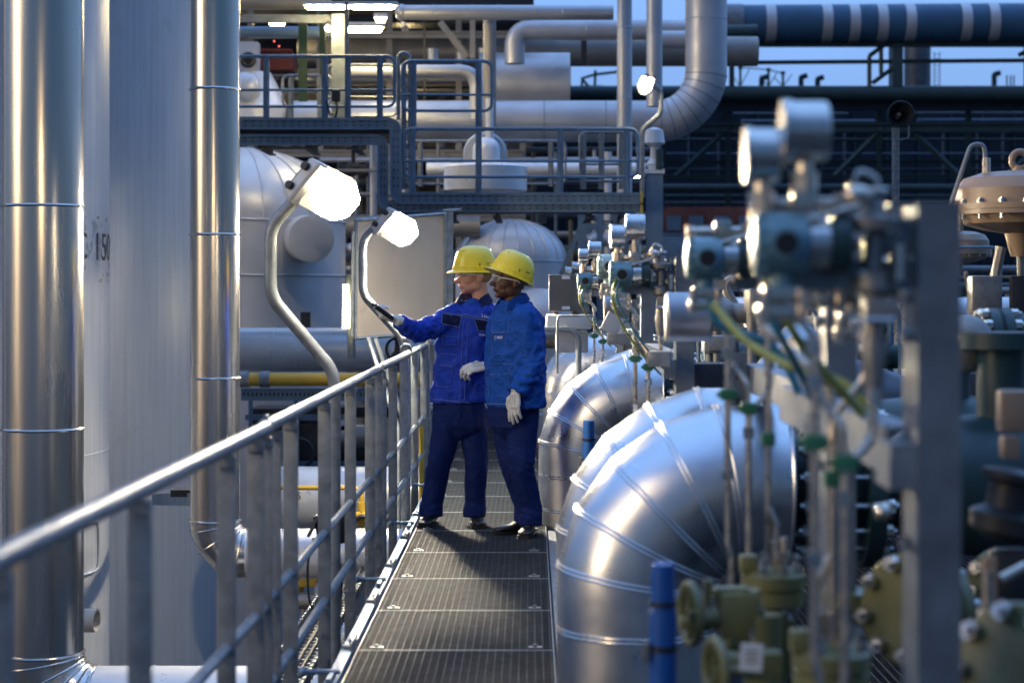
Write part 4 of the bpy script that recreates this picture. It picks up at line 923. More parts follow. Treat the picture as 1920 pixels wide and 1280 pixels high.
for i, (p, r, D) in enumerate(ends):
    flange_joint('flange_joint', p+V((.07, 0, 0)), .30, .26, M['teal_d'], 'dark bolted flange joint right of '+['the nearest clad elbow', 'the second clad elbow', 'the clad elbow beside the right man', 'the half hidden elbow behind the right man', 'the far clad elbow', 'the farthest clad elbow'][i])
    a = p+V((.40, 0, 0)); m = MB(); L = 1.0; m.lathe([(.17, 0), (.24, .1), (.26, .3), (.26, .5), (.2, .7), (.17, L)], a, (1, 0, 0), 32); m.cyl(a+V((.4, 0, 0)), a+V((.4, 0, .55)), .09); m.cyl(a+V((.4, 0, .5)), a+V((.4, 0, .56)), .17)
    tag(m.build('gate_valve_body', M['teal_d']), 'dark valve body after the flange of '+['the nearest clad elbow', 'the second clad elbow', 'the clad elbow beside the right man', 'the half hidden elbow behind the right man', 'the far clad elbow', 'the farthest clad elbow'][i], 'valve')

# sloping shiny pipe seen between the posts
m = MB(); a, b = P(1385, 800, 8.6), P(1500, 640, 9.4); m.lathe([(.11, 0), (.11, (b-a).length)], a, b-a, 30); m.build
tag(m.build('sloping_pipe', M['alu']), 'shiny pipe sloping up to the right between the blurred posts', 'pipe')
m = MB(); a, b = P(1395, 690, 8.9), P(1560, 690, 8.9); m.lathe([(.16, 0), (.16, .9)], a+V((.2, 0, 0)), V((1, .3, -.35)), 30); tag(m.build('sloping_pipe', M['galv_d']), 'dull pipe sloping down to the right behind the blurred tubes', 'pipe')

# ------------------------------------------------------------------ instrument stations
def gauge(name, c, d, L, label, parent=None):
    t = thing(name, label, 'gauge', c-V((0, 0, d*.5+.09))); r = d/2
    m = MB(); m.lathe([(r*.94, .0), (r, .004), (r, L*.78), (r*1.06, L*.8), (r*1.06, L), (r*.96, L)], c+V((L/2, 0, 0)), (-1, 0, 0), 36); m.build('case', M['steel'], t)
    m = MB(); m.lathe([(r*.94, L-.006), (r*.94, L-.003)], c+V((L/2, 0, 0)), (-1, 0, 0), 30); m.build('dial', M['dial'], t)
    m = MB(); m.cyl(c-V((0, 0, r*.9)), c-V((0, 0, r+.03)), .017, seg=10); m.cyl(c-V((0, 0, r+.02)), c-V((0, 0, r+.06)), .027, .026, seg=8); m.cyl(c-V((0, 0, r+.05)), c-V((0, 0, r+.10)), .014, seg=10); m.build('stem', M['tubing'], t)
    return t
def transmitter(c, label, name='pressure_transmitter', body='teal', sc=1.0):
    t = thing(name, label, 'transmitter', c-V((0, 0, .12))); m = MB()
    m.lathe([(.036, -.058), (.056, -.054), (.058, -.035), (.063, -.033), (.063, .045), (.056, .048), (.036, .05)], c, (1, 0, 0), 32)
    m.cyl(c-V((0, 0, .03)), c-V((0, 0, .085)), .024); m.cyl(c-V((0, .02, 0)), c-V((0, .076, 0)), .030); m.cyl(c, c+V((0, 0, .06)), .02); m.box(c+V((0, 0, .055)), (.03, .025, .012))
    m.build('housing', M[body], t)
    m = MB(); m.cyl(c-V((.0, .0755, 0)), c-V((0, .080, 0)), .023); m.build('conduit_hole', M['black'], t)
    m = MB(); m.lathe([(.042, .05), (.048, .052), (.048, .092), (.042, .094)], c, (1, 0, 0), 30); m.build('nameplate_ring', M['steel'], t)
    m = MB(); m.lathe([(.036, .094), (.058, .096), (.060, .13), (.052, .135), (.02, .137)], c, (1, 0, 0), 30); m.build('end_cover', M[body if body != 'teal' else 'teal_d'], t)
    m = MB(); 
    for k in range(14):
        a = 2*math.pi*k/14; m.box(c+V((-.044, math.cos(a)*.059, math.sin(a)*.059)), (.016, .008, .008))
    m.build('cover_ribs', M[body], t)
    m = MB(); q = c-V((0, 0, .10)); m.box(q, (.075, .055, .035), None, .006); m.box(q-V((0, 0, .035)), (.095, .06, .03), None, .005)
    for dx in (-.035, .035):
        for dy in (-.032, .032): m.cyl(q+V((dx, dy, -.06)), q+V((dx, dy, .01)), .007, seg=6)
    m.build('manifold_block', M['tubing'], t)
    return t
def station(D, H, tag_, post_dx=.3, extra=True, gx=.05, gauges=True, cables=True):
    """H = world centre of the transmitter housing"""
    H = V(H); h = lambda x, y, z: H+V((x, y, z))
    transmitter(h(0, 0, 0), 'teal round-bodied transmitter '+tag_)
    if gauges: gauge('pressure_gauge', h(gx, .0, .222), .120, .09, 'larger higher steel gauge seen side-on '+tag_)
    if gauges: gauge('pressure_gauge', h(gx-.08, .03, .178), .106, .07, 'smaller lower steel gauge seen side-on '+tag_)
    t = thing('gauge_manifold', 'steel valve manifold under the gauges '+tag_, 'valve manifold', h(.04, .03, .02)); m = MB()
    m.box(h(gx, .0, .085), (.05, .04, .05), None, .005); m.box(h(gx-.05, .06, .07), (.04, .04, .045), None, .005); m.cyl(h(gx-.09, .05, .08), h(gx+.08, -.0, .08), .012); m.cyl(h(gx-.085, .1, .05), h(gx-.085, .1, .10), .013)
    m.cyl(h(gx, 0, .0), h(gx, 0, .1), .012); m.cyl(h(.12, 0, .06), h(.12, 0, .10), .018, seg=6); m.ell(h(.15, -.01, .095), (.03, .02, .022)); m.cyl(h(.03, -.03, .04), h(.15, -.03, .075), .007)
    m.build('block', M['tubing'], t)
    m = MB(); m.tube(fillet([h(.14, 0, .10), h(.15, 0, .15), h(.19, 0, .13), h(.19, 0, .10)], .02), .005, 6); m.cyl(h(.14, 0, .06), h(.14, 0, .12), .01); m.cyl(h(.17, 0, .105), h(.21, 0, .105), .006); m.build('handle', M['steel'], t)
    # root valve column right of the housing
    t = thing('root_valve', 'upright cast valve with bolted bonnet '+tag_, 'valve', h(.185, 0, -.25)); m = MB()
    m.lathe([(.014, -.30), (.02, -.28), (.028, -.2), (.022, -.18), (.022, -.10), (.036, -.09), (.036, -.06), (.022, -.05), (.02, .02), (.055, .03), (.058, .05), (.03, .06), (.02, .09)], h(.185, .02, 0), (0, 0, 1), 20)
    m.box(h(.20, .02, -.13), (.07, .06, .05), None, .01); m.build('body', M['rough'], t)
    m = MB()
    for k in range(6): a = k*math.pi/3; m.cyl(h(.185+.047*math.cos(a), .02+.047*math.sin(a), .02), h(.185+.047*math.cos(a), .02+.047*math.sin(a), .075), .006, seg=6)
    m.cyl(h(.16, -.02, -.15), h(.22, -.02, -.15), .008); m.cyl(h(.23, -.01, .0), h(.23, -.01, -.07), .014, seg=6); m.build('bolts', M['steel'], t)
    # impulse tubes
    t = thing('impulse_tubing', 'thin bent steel tubes with green clamps '+tag_, 'tubing', h(.1, 0, -.9)); 
    m = MB(); m.tube(fillet([h(.028, 0, -.1), h(.028, 0, -.14), h(.065, 0, -.18), h(.065, 0, -.82), h(.075, 0, -.86), h(.075, 0, -.95)], .02), .0095, 8); m.build('tube', M['tubing'], t)
    m = MB(); m.tube(fillet([h(.185, .02, -.28), h(.185, .02, -.38), h(.125, 0, -.45), h(.125, 0, -.86), h(.11, 0, -.95)], .04), .0095, 8); m.tube(fillet([h(.08, .03, -.30), h(.12, 0, -.36), h(.125, 0, -.46)], .02), .0095, 8); m.build('tube', M['tubing'], t)
    for x, z in ((.065, -.39), (.125, -.43)): m = MB(); m.box(h(x, 0, z), (.045, .035, .032), None, .004); m.cyl(h(x-.032, 0, z), h(x+.032, 0, z), .007, seg=6); m.build('clamp', M['clamp'], t)
    m = MB()
    for x, z in ((.065, -.2), (.125, -.5), (.065, -.62), (.028, -.12), (.185, -.30), (.065, -.27)): m.cyl(h(x, 0, z-.016), h(x, 0, z+.016), .016, seg=6)
    m.build('fitting', M['steel'], t)
    # cables
    for k, (mt, off) in enumerate((('cable_g', 0), ('cable_b', .02)) if cables else ()):
        m = MB(); m.tube(spline([h(-.03+off, -.06, -.02), h(-.045+off, -.08, -.11), h(-.0+off*2, -.05, -.23), h(.09+off*2, .0, -.36), h(.19+off*2, .06, -.47)], 8), .0055, 6)
        tag(m.build('cable', M[mt]), ('yellow-green' if k == 0 else 'teal-blue')+' cable curving down '+tag_, 'cable')
    # post with horizontal arm
    if extra:
        x = H.x+post_dx; t = thing('instrument_post', 'grey steel post with horizontal arm '+tag_, 'post', (x+.04, D+.05, -.4)); zt = H.z+.085
        m = MB(); m.bb(x, x+.085, D, D+.006, -.4, zt); m.bb(x, x+.006, D+.006, D+.15, -.4, zt); m.bb(x+.079, x+.085, D+.006, D+.15, -.4, zt); m.build('upright', M['galv_d'], t, 0)
        m = MB(); m.channel((x-.035, D+.15, H.z-.42), (x-.035, D+1.75, H.z-.42), .10, .07, .007, flip=-1); m.box((x-.02, D+.08, H.z-.44), (.07, .15, .09)); m.build('arm', M['galv'], t, 0)
        m = MB(); [m.cyl((x-.02, D+.07, z), (x+.0, D+.07, z), .014, seg=6) for z in (H.z-.1, H.z-.18, H.z-.42, H.z-.6)]; m.build('bolt', M['steel'], t)
        t = thing('instrument_bracket', 'steel bracket plate '+tag_, 'bracket', (x-.1, D+.06, H.z-.08))
        m = MB(); m.bb(x-.26, x-.002, D+.05, D+.056, H.z-.09, H.z-.03); m.bb(x-.1, x-.002, D+.04, D+.05, H.z-.02, H.z+.05); m.bb(x-.05, x-.002, D+.036, D+.14, H.z+.078, H.z+.084); m.build('plate', M['galv'], t, 0)
        m = MB(); [m.cyl((x-.09+.05*k, D+.03, H.z+.0-.03*k), (x-.09+.05*k, D+.06, H.z-.03*k), .012, seg=6) for k in range(2)]; m.build('bolt', M['steel'], t)
station(3.6, P(1465, 458, 3.6), 'in the nearest blurred cluster', .27, True, .045, True, False)
station(5.25, P(1322, 485, 5.25), 'in the second nearest blurred cluster', .35, True, .05, False, False)
station(8.5, P(1165, 515, 8.5), 'in the sharp cluster near the men', .255, True, .065)
station(13.0, P(1097, 527, 13), 'in the small far cluster', .40, True, .07)
station(19.5, P(1068, 540, 19.5), 'in the farthest tiny cluster', .40, True, .07)
transmitter(P(1141, 500, 9.2), 'paler teal transmitter half hidden behind the sharp cluster', body='teal_l')
transmitter(P(1540, 452, 4.1), 'paler teal transmitter half hidden in the very near blurred cluster', body='teal_l')
transmitter(P(1600, 520, 4.4), 'grey transmitter deep in the very near blurred cluster', body='rough')
# canisters
for (x, y, D, L, d, lab) in [(1290, 594, 7.4, .185, .20, 'larger dull steel canister lying level right of the sharp cluster'), (1156, 576, 12, .17, .175, 'smaller dull steel canister lying level left of the sharp cluster')]:
    m = MB(); c = P(x, y, D); r = d/2; m.lathe([(r*.9, -L/2), (r, -L/2+.006), (r*1.02, -L/2+.01), (r*1.02, -L/2+.02), (r, -L/2+.024), (r, L/2-.01), (r*.94, L/2)], c, (1, 0, 0), 44)
    t = thing('steel_canister', lab, 'canister', c-V((0, 0, r))); m.build('shell', mat('dull_stainless', (.42, .42, .43), .9, .42, .12, 6), t)
    m = MB(); m.cyl(c+V((L/2-.005, 0, 0)), c+V((L/2+.05, 0, 0)), .03); m.box(c+V((L/2+.03, .02, 0)), (.03, .1, .1)); m.build('mount', M['rough'], t)
# bracket plates and boxes
m = MB(); m.box(P(1148, 607, 9.5), (.10, .012, .10), Matrix.Rotation(R(28), 3, 'Y') @ Matrix.Rotation(R(20), 3, 'Z'), .002); tag(m.build('tilted_plate', M['white'], smooth=20), 'small tilted pale square plate below the sharp transmitters', 'plate')
m = MB(); m.box(P(1238, 672, 8.4), (.10, .16, .07), Matrix.Rotation(R(-8), 3, 'Z'), .003); tag(m.build('beam_end_box', M['galv'], smooth=20), 'small galvanised box bracket left of the grey post', 'bracket')
m = MB(); m.box(P(1160, 635, 9.5), (.12, .08, .06), None, .003); tag(m.build('beam_end_box', M['galv'], smooth=20), 'small galvanised bracket under the tilted plate', 'bracket')
# extra posts
for (x, y0_, D, wd, lab) in [(1171, 605, 14.6, .13, 'grey post under the tilted plate'), (1383, 660, 6.8, .07, 'slotted grey post between the canister and the blurred tubes')]:
    a = P(x, y0_, D); m = MB(); m.bb(a.x-wd/2, a.x+wd/2, D, D+.006, -.4, a.z); m.bb(a.x-wd/2, a.x-wd/2+.006, D+.006, D+.1, -.4, a.z); m.bb(a.x+wd/2-.006, a.x+wd/2, D+.006, D+.1, -.4, a.z)
    t = thing('steel_post', lab, 'post', (a.x, D, -.4)); m.build('upright', M['galv_d'], t, 0)
    m = MB(); [m.bb(a.x-.008, a.x+.008, D-.003, D-.001, a.z-.1-k*.12, a.z-.05-k*.12) for k in range(6)]; m.build('slot_row', M['dark'], t, 0)
# cabinet with electronics on a grey stand
t = thing('grey_cabinet', 'dark grey cabinet with two small white labels right of the man in the azure jacket', 'cabinet', P(1060, 583, 14)); D = 14
m = MB(); c = P(1061, 549, D); m.box(c, (64/S(D), .22, 68/S(D)), None, .008); m.build('enclosure', M['box'], t, 20)
m = MB(); [m.box(P(x, y, D-.115), (15/S(D), .006, 6/S(D))) for x, y in ((1061, 520), (1061, 577))]; m.build('label_plate', M['white'], t, 0)
m = MB(); m.cyl(P(1042, 583, D), P(1042, 590, D), .02); m.cyl(P(1078, 583, D), P(1078, 592, D), .02); m.build('foot', M['beige'], t)
t = thing('equipment_stand', 'pale grey bench with a bent tube rail under the grey cabinet', 'stand', P(1060, 700, 14)); 
m = MB(); m.box(P(1066, 603, D+.05), (84/S(D), .35, 26/S(D)), None, .01); m.box(P(1072, 640, D+.1), (60/S(D), .3, 40/S(D)), None, .01); m.build('bench', M['lampw'], t, 20)
m = MB(); m.tube(fillet([P(1018, 617, D-.2), P(1072, 617, D-.2), P(1085, 635, D-.2), P(1085, 720, D-.2)], .05), .022, 10); m.tube(fillet([P(1045, 700, D-.25), P(1045, 592, D-.25), P(1110, 592, D-.25)], .04), .009, 8); m.build('tube_rail', M['galv'], t)
# nozzle stub under the man at right: pipes behind
hpipe('pipe', 1000, 1350, 640, 26, 20, M['warmwall'], 'beige pipe behind the far clad elbows')

# ------------------------------------------------------------------ olive valves in the lower right foreground
def olive_valve(c, label, sc=1.0, rot=0, hw=True):
    c = V(c); t = thing('olive_valve', label, 'valve', c-V((0, 0, .3)))
    m = MB(); m.lathe([(.03, -.30), (.05, -.26), (.055, -.12), (.04, -.10), (.075, -.085), (.085, -.08), (.085, -.045), (.078, -.043), (.078, -.035), (.088, -.033), (.088, -.0), (.07, .012), (.03, .02)], c, (0, 0, 1), 32); 
    m.cyl(c+V((-.14, 0, -.19)), c+V((.14, 0, -.19)), .035); m.lathe([(.055, -.02), (.06, -.015), (.06, .0)], c+V((-.14, 0, -.19)), (-1, 0, 0), 24); m.lathe([(.055, -.02), (.06, -.015), (.06, .0)], c+V((.14, 0, -.19)), (1, 0, 0), 24)
    m.box(c+V((-.07, -.02, .03)), (.05, .04, .05), None, .006)
    m.build('body', M['olive'], t)
    m = MB()
    for k in range(8): a = k*math.pi/4+.3; p = c+V((.068*math.cos(a), .068*math.sin(a), 0)); m.cyl(p-V((0, 0, .1)), p+V((0, 0, .05)), .007, seg=6); m.cyl(p+V((0, 0, .008)), p+V((0, 0, .026)), .013, seg=6)
    m.build('stud_bolts', M['steel'], t)
    m = MB(); m.cyl(c, c+V((0, 0, .09)), .016, seg=6); m.cyl(c+V((.03, 0, 0)), c+V((.03, 0, .10)), .011); m.cyl(c+V((.03, 0, .04)), c+V((.03, 0, .06)), .018, seg=6); m.build('fitting', M['tubing'], t)
    return t
olive_valve(P(1450, 1075, 5.0), 'olive green valve bonnet ringed with studs under the thin tube, farther of two', 1)
olive_valve(P(1558, 1222, 4.1), 'olive green valve bonnet ringed with studs at the bottom edge, nearer of two', 1)
t = thing('impulse_tubing', 'pair of long beige tubes dropping onto the farther olive valve', 'tubing', P(1445, 1060, 5.0))
m = MB(); m.tube(fillet([P(1440, 560, 4.9), P(1440, 960, 4.9), P(1440, 1050, 4.95)], .02), .0085, 8); m.tube(fillet([P(1440, 950, 4.9), P(1455, 985, 4.9), P(1457, 1050, 4.9)], .02), .0085, 8); m.build('tube', M['tubing'], t)
m = MB(); m.box(P(1440, 823, 4.88), (.035, .03, .035), None, .004); m.build('clamp', M['clamp'], t)
t = thing('impulse_tubing', 'forked beige tube dropping onto the nearer olive valve', 'tubing', P(1560, 1200, 4.1))
m = MB(); m.tube(fillet([P(1432, 610, 4.2), P(1520, 690, 4.1), P(1556, 720, 4.1), P(1560, 800, 4.1), P(1560, 1190, 4.1)], .05), .0095, 10); m.tube(fillet([P(1622, 560, 4.1), P(1622, 710, 4.1), P(1562, 780, 4.1), P(1560, 830, 4.1)], .06), .0105, 10); m.tube(fillet([P(1530, 1190, 4.1), P(1530, 1100, 4.1), P(1556, 1040, 4.1)], .03), .009, 8); m.build('tube', M['tubing'], t)
m = MB(); m.cyl(P(1622, 560, 4.1), P(1622, 640, 4.1), .017, seg=8); m.cyl(P(1622, 520, 4.1), P(1622, 560, 4.1), .022, seg=8); m.cyl(P(1595, 607, 4.05), P(1640, 607, 4.05), .012, seg=8); m.cyl(P(1530, 1150, 4.1), P(1530, 1190, 4.1), .016, seg=6); m.build('fitting', M['tubing'], t)
m = MB(); m.box(P(1560, 897, 4.08), (.035, .03, .035), None, .004); m.build('clamp', M['clamp'], t)
for k, (pts, mt, lab) in enumerate([([(1338, 570, 4.6), (1400, 640, 4.5), (1490, 690, 4.4), (1600, 730, 4.3), (1660, 850, 4.3)], 'cable_g', 'yellow-green cable sagging across the blurred tubes'), ([(1420, 560, 4), (1470, 640, 4), (1530, 760, 4.2)], 'cable_b', 'teal-blue cable hanging from the near transmitter'), ([(1330, 560, 5), (1352, 610, 5), (1450, 650, 5), (1500, 740, 5)], 'cable_b', 'teal-blue cable looping behind the yellow-green cable'), ([(1440, 520, 3.9), (1480, 610, 3.9), (1540, 690, 4.0), (1640, 800, 4.1)], 'cable_g', 'second yellow-green cable under the near transmitter')]):
    m = MB(); m.tube(spline([P(*p) for p in pts], 8), .0105, 8); tag(m.build('cable', M[mt]), lab, 'cable')
# valve cluster, handwheels lower centre-right
t = thing('olive_valve', 'olive needle valve group with small wheels at the bottom beside the blue sleeve', 'valve', P(1340, 1290, 4.7)); D = 4.7
m = MB(); m.box(P(1385, 1150, D), (.10, .09, .12), None, .015); m.box(P(1325, 1168, D), (.14, .03, .03), None, .006); m.box(P(1350, 1120, D), (.02, .02, .06)); m.box(P(1327, 1112, D), (.02, .02, .07)); m.cyl(P(1300, 1165, D), P(1430, 1150, D), .028); m.cyl(P(1400, 1105, D), P(1405, 1200, D), .035); m.cyl(P(1430, 1150, D), P(1430, 1290, D), .05)
m.box(P(1370, 1110, D), (.09, .05, .03), None, .006); m.cyl(P(1340, 1240, D-.2), P(1460, 1250, D-.2), .03); m.box(P(1430, 1245, D-.25), (.09, .07, .07), None, .01); m.build('body', M['olive'], t)
for (x, y, DD, R_) in ((1295, 1150, D, .075), (1342, 1255, D-.3, .07)):
    m = MB(); m.torus(P(x, y, DD), (1, .25, 0), R_, .012, 26, 8); m.box(P(x, y, DD), (.02, .1, .025)); m.box(P(x, y, DD), (.02, .025, .12)); m.cyl(P(x, y, DD), P(x+50, y+2, DD), .012); m.build('handwheel', M['olive'], t)
t = thing('instrument_tag', 'small white tag plate hanging among the olive valves', 'tag', P(1408, 1260, 4.3)); m = MB(); m.box(P(1409, 1232, 4.25), (.052, .004, .064), Matrix.Rotation(R(4), 3, 'Y'), .001); m.build('plate', M['white'], t, 0)
m = MB(); m.cyl(P(1409, 1204, 4.26), P(1412, 1180, 4.3), .002, seg=5); [m.box(P(1409, y, 4.246), (.03, .001, .003)) for y in (1220, 1230, 1240)]; m.build('wire', M['box'], t, 0)
m = MB(); c = P(1600, 1300, 5.3); m.lathe([(.03, 0), (.05, .05), (.05, .25), (.09, .26), (.09, .3), (.03, .31)], c, (0, 0, 1)); tag(m.build('olive_valve', M['olive']), 'olive valve stem low behind the nearer bonnet', 'valve')
# blue sleeves
def sleeve(x, y, D, label):
    c = P(x, y, D); t = thing('blue_sleeve', label, 'sleeve', (c.x, D, 0)); m = MB(); m.lathe([(.034, -.3), (.034, c.z-.12), (.030, c.z-.118), (.030, c.z-.003), (.026, c.z)], (c.x, D, 0), (0, 0, 1), 28); m.build('tube', M['blue'], t)
    m = MB(); m.lathe([(.0365, c.z-.22), (.0365, c.z-.205)], (c.x, D, 0), (0, 0, 1), 24); m.lathe([(.0365, c.z-.105), (.0365, c.z-.095)], (c.x, D, 0), (0, 0, 1), 24); m.build('strap', M['black'], t)
    m = MB(); m.box((c.x-.045, D-.02, c.z-.22), (.02, .02, .05), None, .004); m.build('clip', M['rough'], t)
sleeve(1243, 1055, 4.6, 'upright blue sleeve with a black strap at the bottom, nearest one')
sleeve(1104, 788, 9.8, 'small upright blue sleeve in front of the clad elbow pair')
# big olive flanges
def big_flange(c, r, ax, label, cat='flange', mt='olive', L=.09):
    c = V(c); ax = V(ax).normalized(); t = thing('blind_flange', label, cat, c-V((0, 0, r)))
    m = MB(); m.lathe([(r*.5, -.12), (r*.95, -.1), (r, -.09), (r, -.05), (r*.96, -.045), (r*.96, -.03), (r, -.025), (r, .02), (r*.94, .03), (.01, .03)], c, ax, 44); m.build('disc', M[mt], t)
    up = V((0, 0, 1)); u = (up-ax*up.dot(ax)).normalized(); v = ax.cross(u); m = MB()
    for k in range(8): a = k*math.pi/4+.25; p = c+(u*math.cos(a)+v*math.sin(a))*r*.8; m.cyl(p-ax*.14, p+ax*.075, .012, seg=8); m.cyl(p+ax*.03, p+ax*.058, .022, seg=6)
    m.build('bolt', M['steel'], t)
big_flange(P(1705, 1142, 4.9), .15, (-.75, -.62, .1), 'round olive flange with bolts half hidden by the nearest post')
big_flange(P(1905, 1255, 3.8), .14, (-.7, -.6, .35), 'olive bolted flange in the bottom right corner')
big_flange(P(1885, 1100, 5.6), .12, (-.5, -.8, .2), 'olive bolted flange right of the nearest post, smaller one')
t = thing('blurred_actuator', 'dull brown and steel actuator housing right of the nearest post', 'actuator', P(1880, 1050, 4.6)); D = 4.6
m = MB(); m.lathe([(.05, 0), (.09, .02), (.095, .06), (.06, .08), (.06, .14), (.085, .15), (.085, .17), (.03, .18)], P(1880, 1010, D), (.2, 0, 1), 28); m.box(P(1895, 1080, D), (.1, .09, .14), None, .02); m.build('body', M['dark'], t)
m = MB(); m.box(P(1900, 770, 4.8), (.08, .06, .11), None, .01); m.box(P(1893, 838, 4.8), (.045, .05, .06), None, .005); m.box(P(1855, 1120, 4.5), (.035, .03, .2), None, .006); m.build('bracket', M['beige'], t)
m = MB(); m.cyl(P(1878, 1085, 4.4), P(1925, 1060, 4.4), .014); m.cyl(P(1852, 1070, 4.4), P(1852, 1150, 4.4), .014); m.cyl(P(1640, 960, 4.6), P(1668, 955, 4.6), .02, seg=8); m.ell(P(1655, 960, 4.55), (.02, .02, .02)); m.build('fitting', M['tubing'], t)
# teal flange pair right of post
flange_joint('flange_joint', P(1850, 640, 8.2), .15, .10, M['teal_d'], 'dark teal bolted flange pair right of the nearest post', 10)
m = MB(); a = P(1845, 640, 8.2); m.lathe([(.10, -.1), (.13, -.02), (.13, .0)], a+V((-.12, 0, 0)), (1, 0, 0)); m.cyl(a+V((.1, 0, 0)), a+V((1.2, 0, 0)), .13, seg=28); tag(m.build('teal_pipe', M['teal_d']), 'dark teal pipe carrying the bolted flange pair at right', 'pipe')
m = MB(); m.ell(P(1815, 645, 6.8), (.1, .08, .11)); tag(m.build('round_cover', M['rough']), 'dull round metal cover poking out right of the nearest post', 'cover')

# ------------------------------------------------------------------ diaphragm actuator valves
def control_valve(c, label, sc=1):
    """c = centre of the actuator flange"""
    c = V(c); t = thing('control_valve', label, 'control valve', (c.x, c.y, c.z-1.75))
    m = MB(); m.lathe([(.36, -.01), (.36, .02), (.335, .022), (.33, .10), (.29, .155), (.2, .185), (.02, .20)], c, (0, 0, 1), 56); m.build('upper_casing', M['beige'], t)
    m = MB(); m.lathe([(.36, -.012), (.36, -.035), (.325, -.04), (.30, -.08), (.2, -.11), (.08, -.13), (.05, -.25)], c, (0, 0, 1), 56); m.build('lower_casing', M['beige'], t)
    m = MB()
    for k in range(18): a = k*math.pi/9; p = c+V((.345*math.cos(a), .345*math.sin(a), 0)); m.cyl(p-V((0, 0, .06)), p+V((0, 0, .045)), .009, seg=6); m.cyl(p+V((0, 0, .021)), p+V((0, 0, .036)), .017, seg=6)
    m.build('flange_bolts', M['steel'], t)
    m = MB(); m.torus(c+V((.0, 0, .25)), (0, 1, 0), .045, .018, 28, 10); m.cyl(c+V((0, 0, .19)), c+V((0, 0, .22)), .04); m.build('lifting_eye', M['beige'], t)
    m = MB(); m.tube(fillet([c+V((-.39, -.05, -.03)), c+V((-.27, -.05, .33)), c+V((-.2, -.05, .33)), c+V((-.19, -.05, .2))], .06), .012, 8); m.build('air_tube', M['galv'], t)
    m = MB(); m.cyl(c+V((-.19, -.05, .16)), c+V((-.19, -.05, .26)), .022, seg=8); m.cyl(c+V((-.34, -.1, -.12)), c+V((-.34, -.1, -.03)), .02, seg=8); m.build('fitting', M['tubing'], t)
    m = MB(); 
    for s_ in (-1, 1): m.tube([c+V((s_*.1, 0, -.2)), c+V((s_*.14, 0, -.4)), c+V((s_*.1, 0, -.75))], .028, 8)
    m.cyl(c+V((0, 0, -.2)), c+V((0, 0, -.8)), .018); m.box(c+V((0, 0, -.77)), (.3, .16, .05), None, .01); m.box(c+V((-.2, -.05, -.45)), (.16, .12, .2), None, .02); m.build('yoke', M['rough'], t)
    m = MB(); m.cyl(c+V((.08, -.12, -.45)), c+V((.2, -.12, -.45)), .06); m.box(c+V((-.02, -.1, -.5)), (.12, .05, .3), None, .01); m.build('positioner', M['dark'], t)
    m = MB(); m.lathe([(.10, -1.2), (.14, -1.12), (.14, -1.0), (.09, -.95), (.09, -.88), (.14, -.86), (.14, -.8)], c, (0, 0, 1), 32); m.cyl(c+V((-.35, 0, -1.2)), c+V((.35, 0, -1.2)), .11); m.lathe([(.19, 0), (.19, .05)], c+V((-.37, 0, -1.2)), (1, 0, 0), 32); m.lathe([(.19, 0), (.19, .05)], c+V((.32, 0, -1.2)), (1, 0, 0), 32); m.cyl(c+V((0, 0, -1.3)), c+V((0, 0, -1.75)), .05); m.build('valve_body', M['teal_d'], t)
    return t
cv = control_valve(P(1913, 391, 9.5), 'large beige diaphragm control valve with a lifting eye at the right edge')
far = [(1712, 462, 21, 'small beige diaphragm control valve seen between the blurred tubes and the nearest post'), (1560, 500, 27, 'beige diaphragm control valve far behind the near transmitter'), (1790, 470, 18, 'beige diaphragm control valve behind the nearest post'), (1380, 505, 30, 'farthest beige diaphragm control valve left of the near transmitter')]
for x, y, D, lab in far:
    p = P(x, y, D); dup(cv, (p.x, p.y, p.z-1.75), lab)
# right-hand process rows: pipes along X and clutter between posts
rows = [(1180, 1980, 700, 60, 14, 'whitepipe', 'white horizontal pipe behind the blurred instrument posts'), (1320, 1980, 668, 46, 12, 'teal_d', 'dark teal horizontal pipe behind the blurred instrument posts'), (1320, 1980, 585, 56, 17, 'whitepipe', 'bright bluish vessel-like pipe right of the blurred tubes'), (1250, 1980, 760, 34, 11.5, 'whitepipe', 'pale pipe low behind the blurred tubes'), (1230, 1980, 540, 20, 22, 'darkst', 'dark pipe level with the canister, far behind'), (1230, 1980, 505, 14, 26, 'galv_d', 'grey pipe far behind the near transmitter'), (1230, 1980, 520, 6, 24, 'warmwall', 'thin beige pipe far behind the near transmitter'), (1230, 1980, 615, 18, 18, 'dark', 'dark pipe behind the canister'), (1300, 1980, 830, 40, 9.6, 'dark', 'dark pipe low behind the olive valves'), (1500, 1980, 985, 30, 8.6, 'galv_d', 'grey pipe low at right behind the flange studs')]
for x0, x1_, y, d, D, mt, lab in rows: hpipe('pipe', x0, x1_, y, d, D, M[mt], lab, step=1.5)
rnd = random.Random(11)
labs = 'small valves and fittings packed between the posts at right'
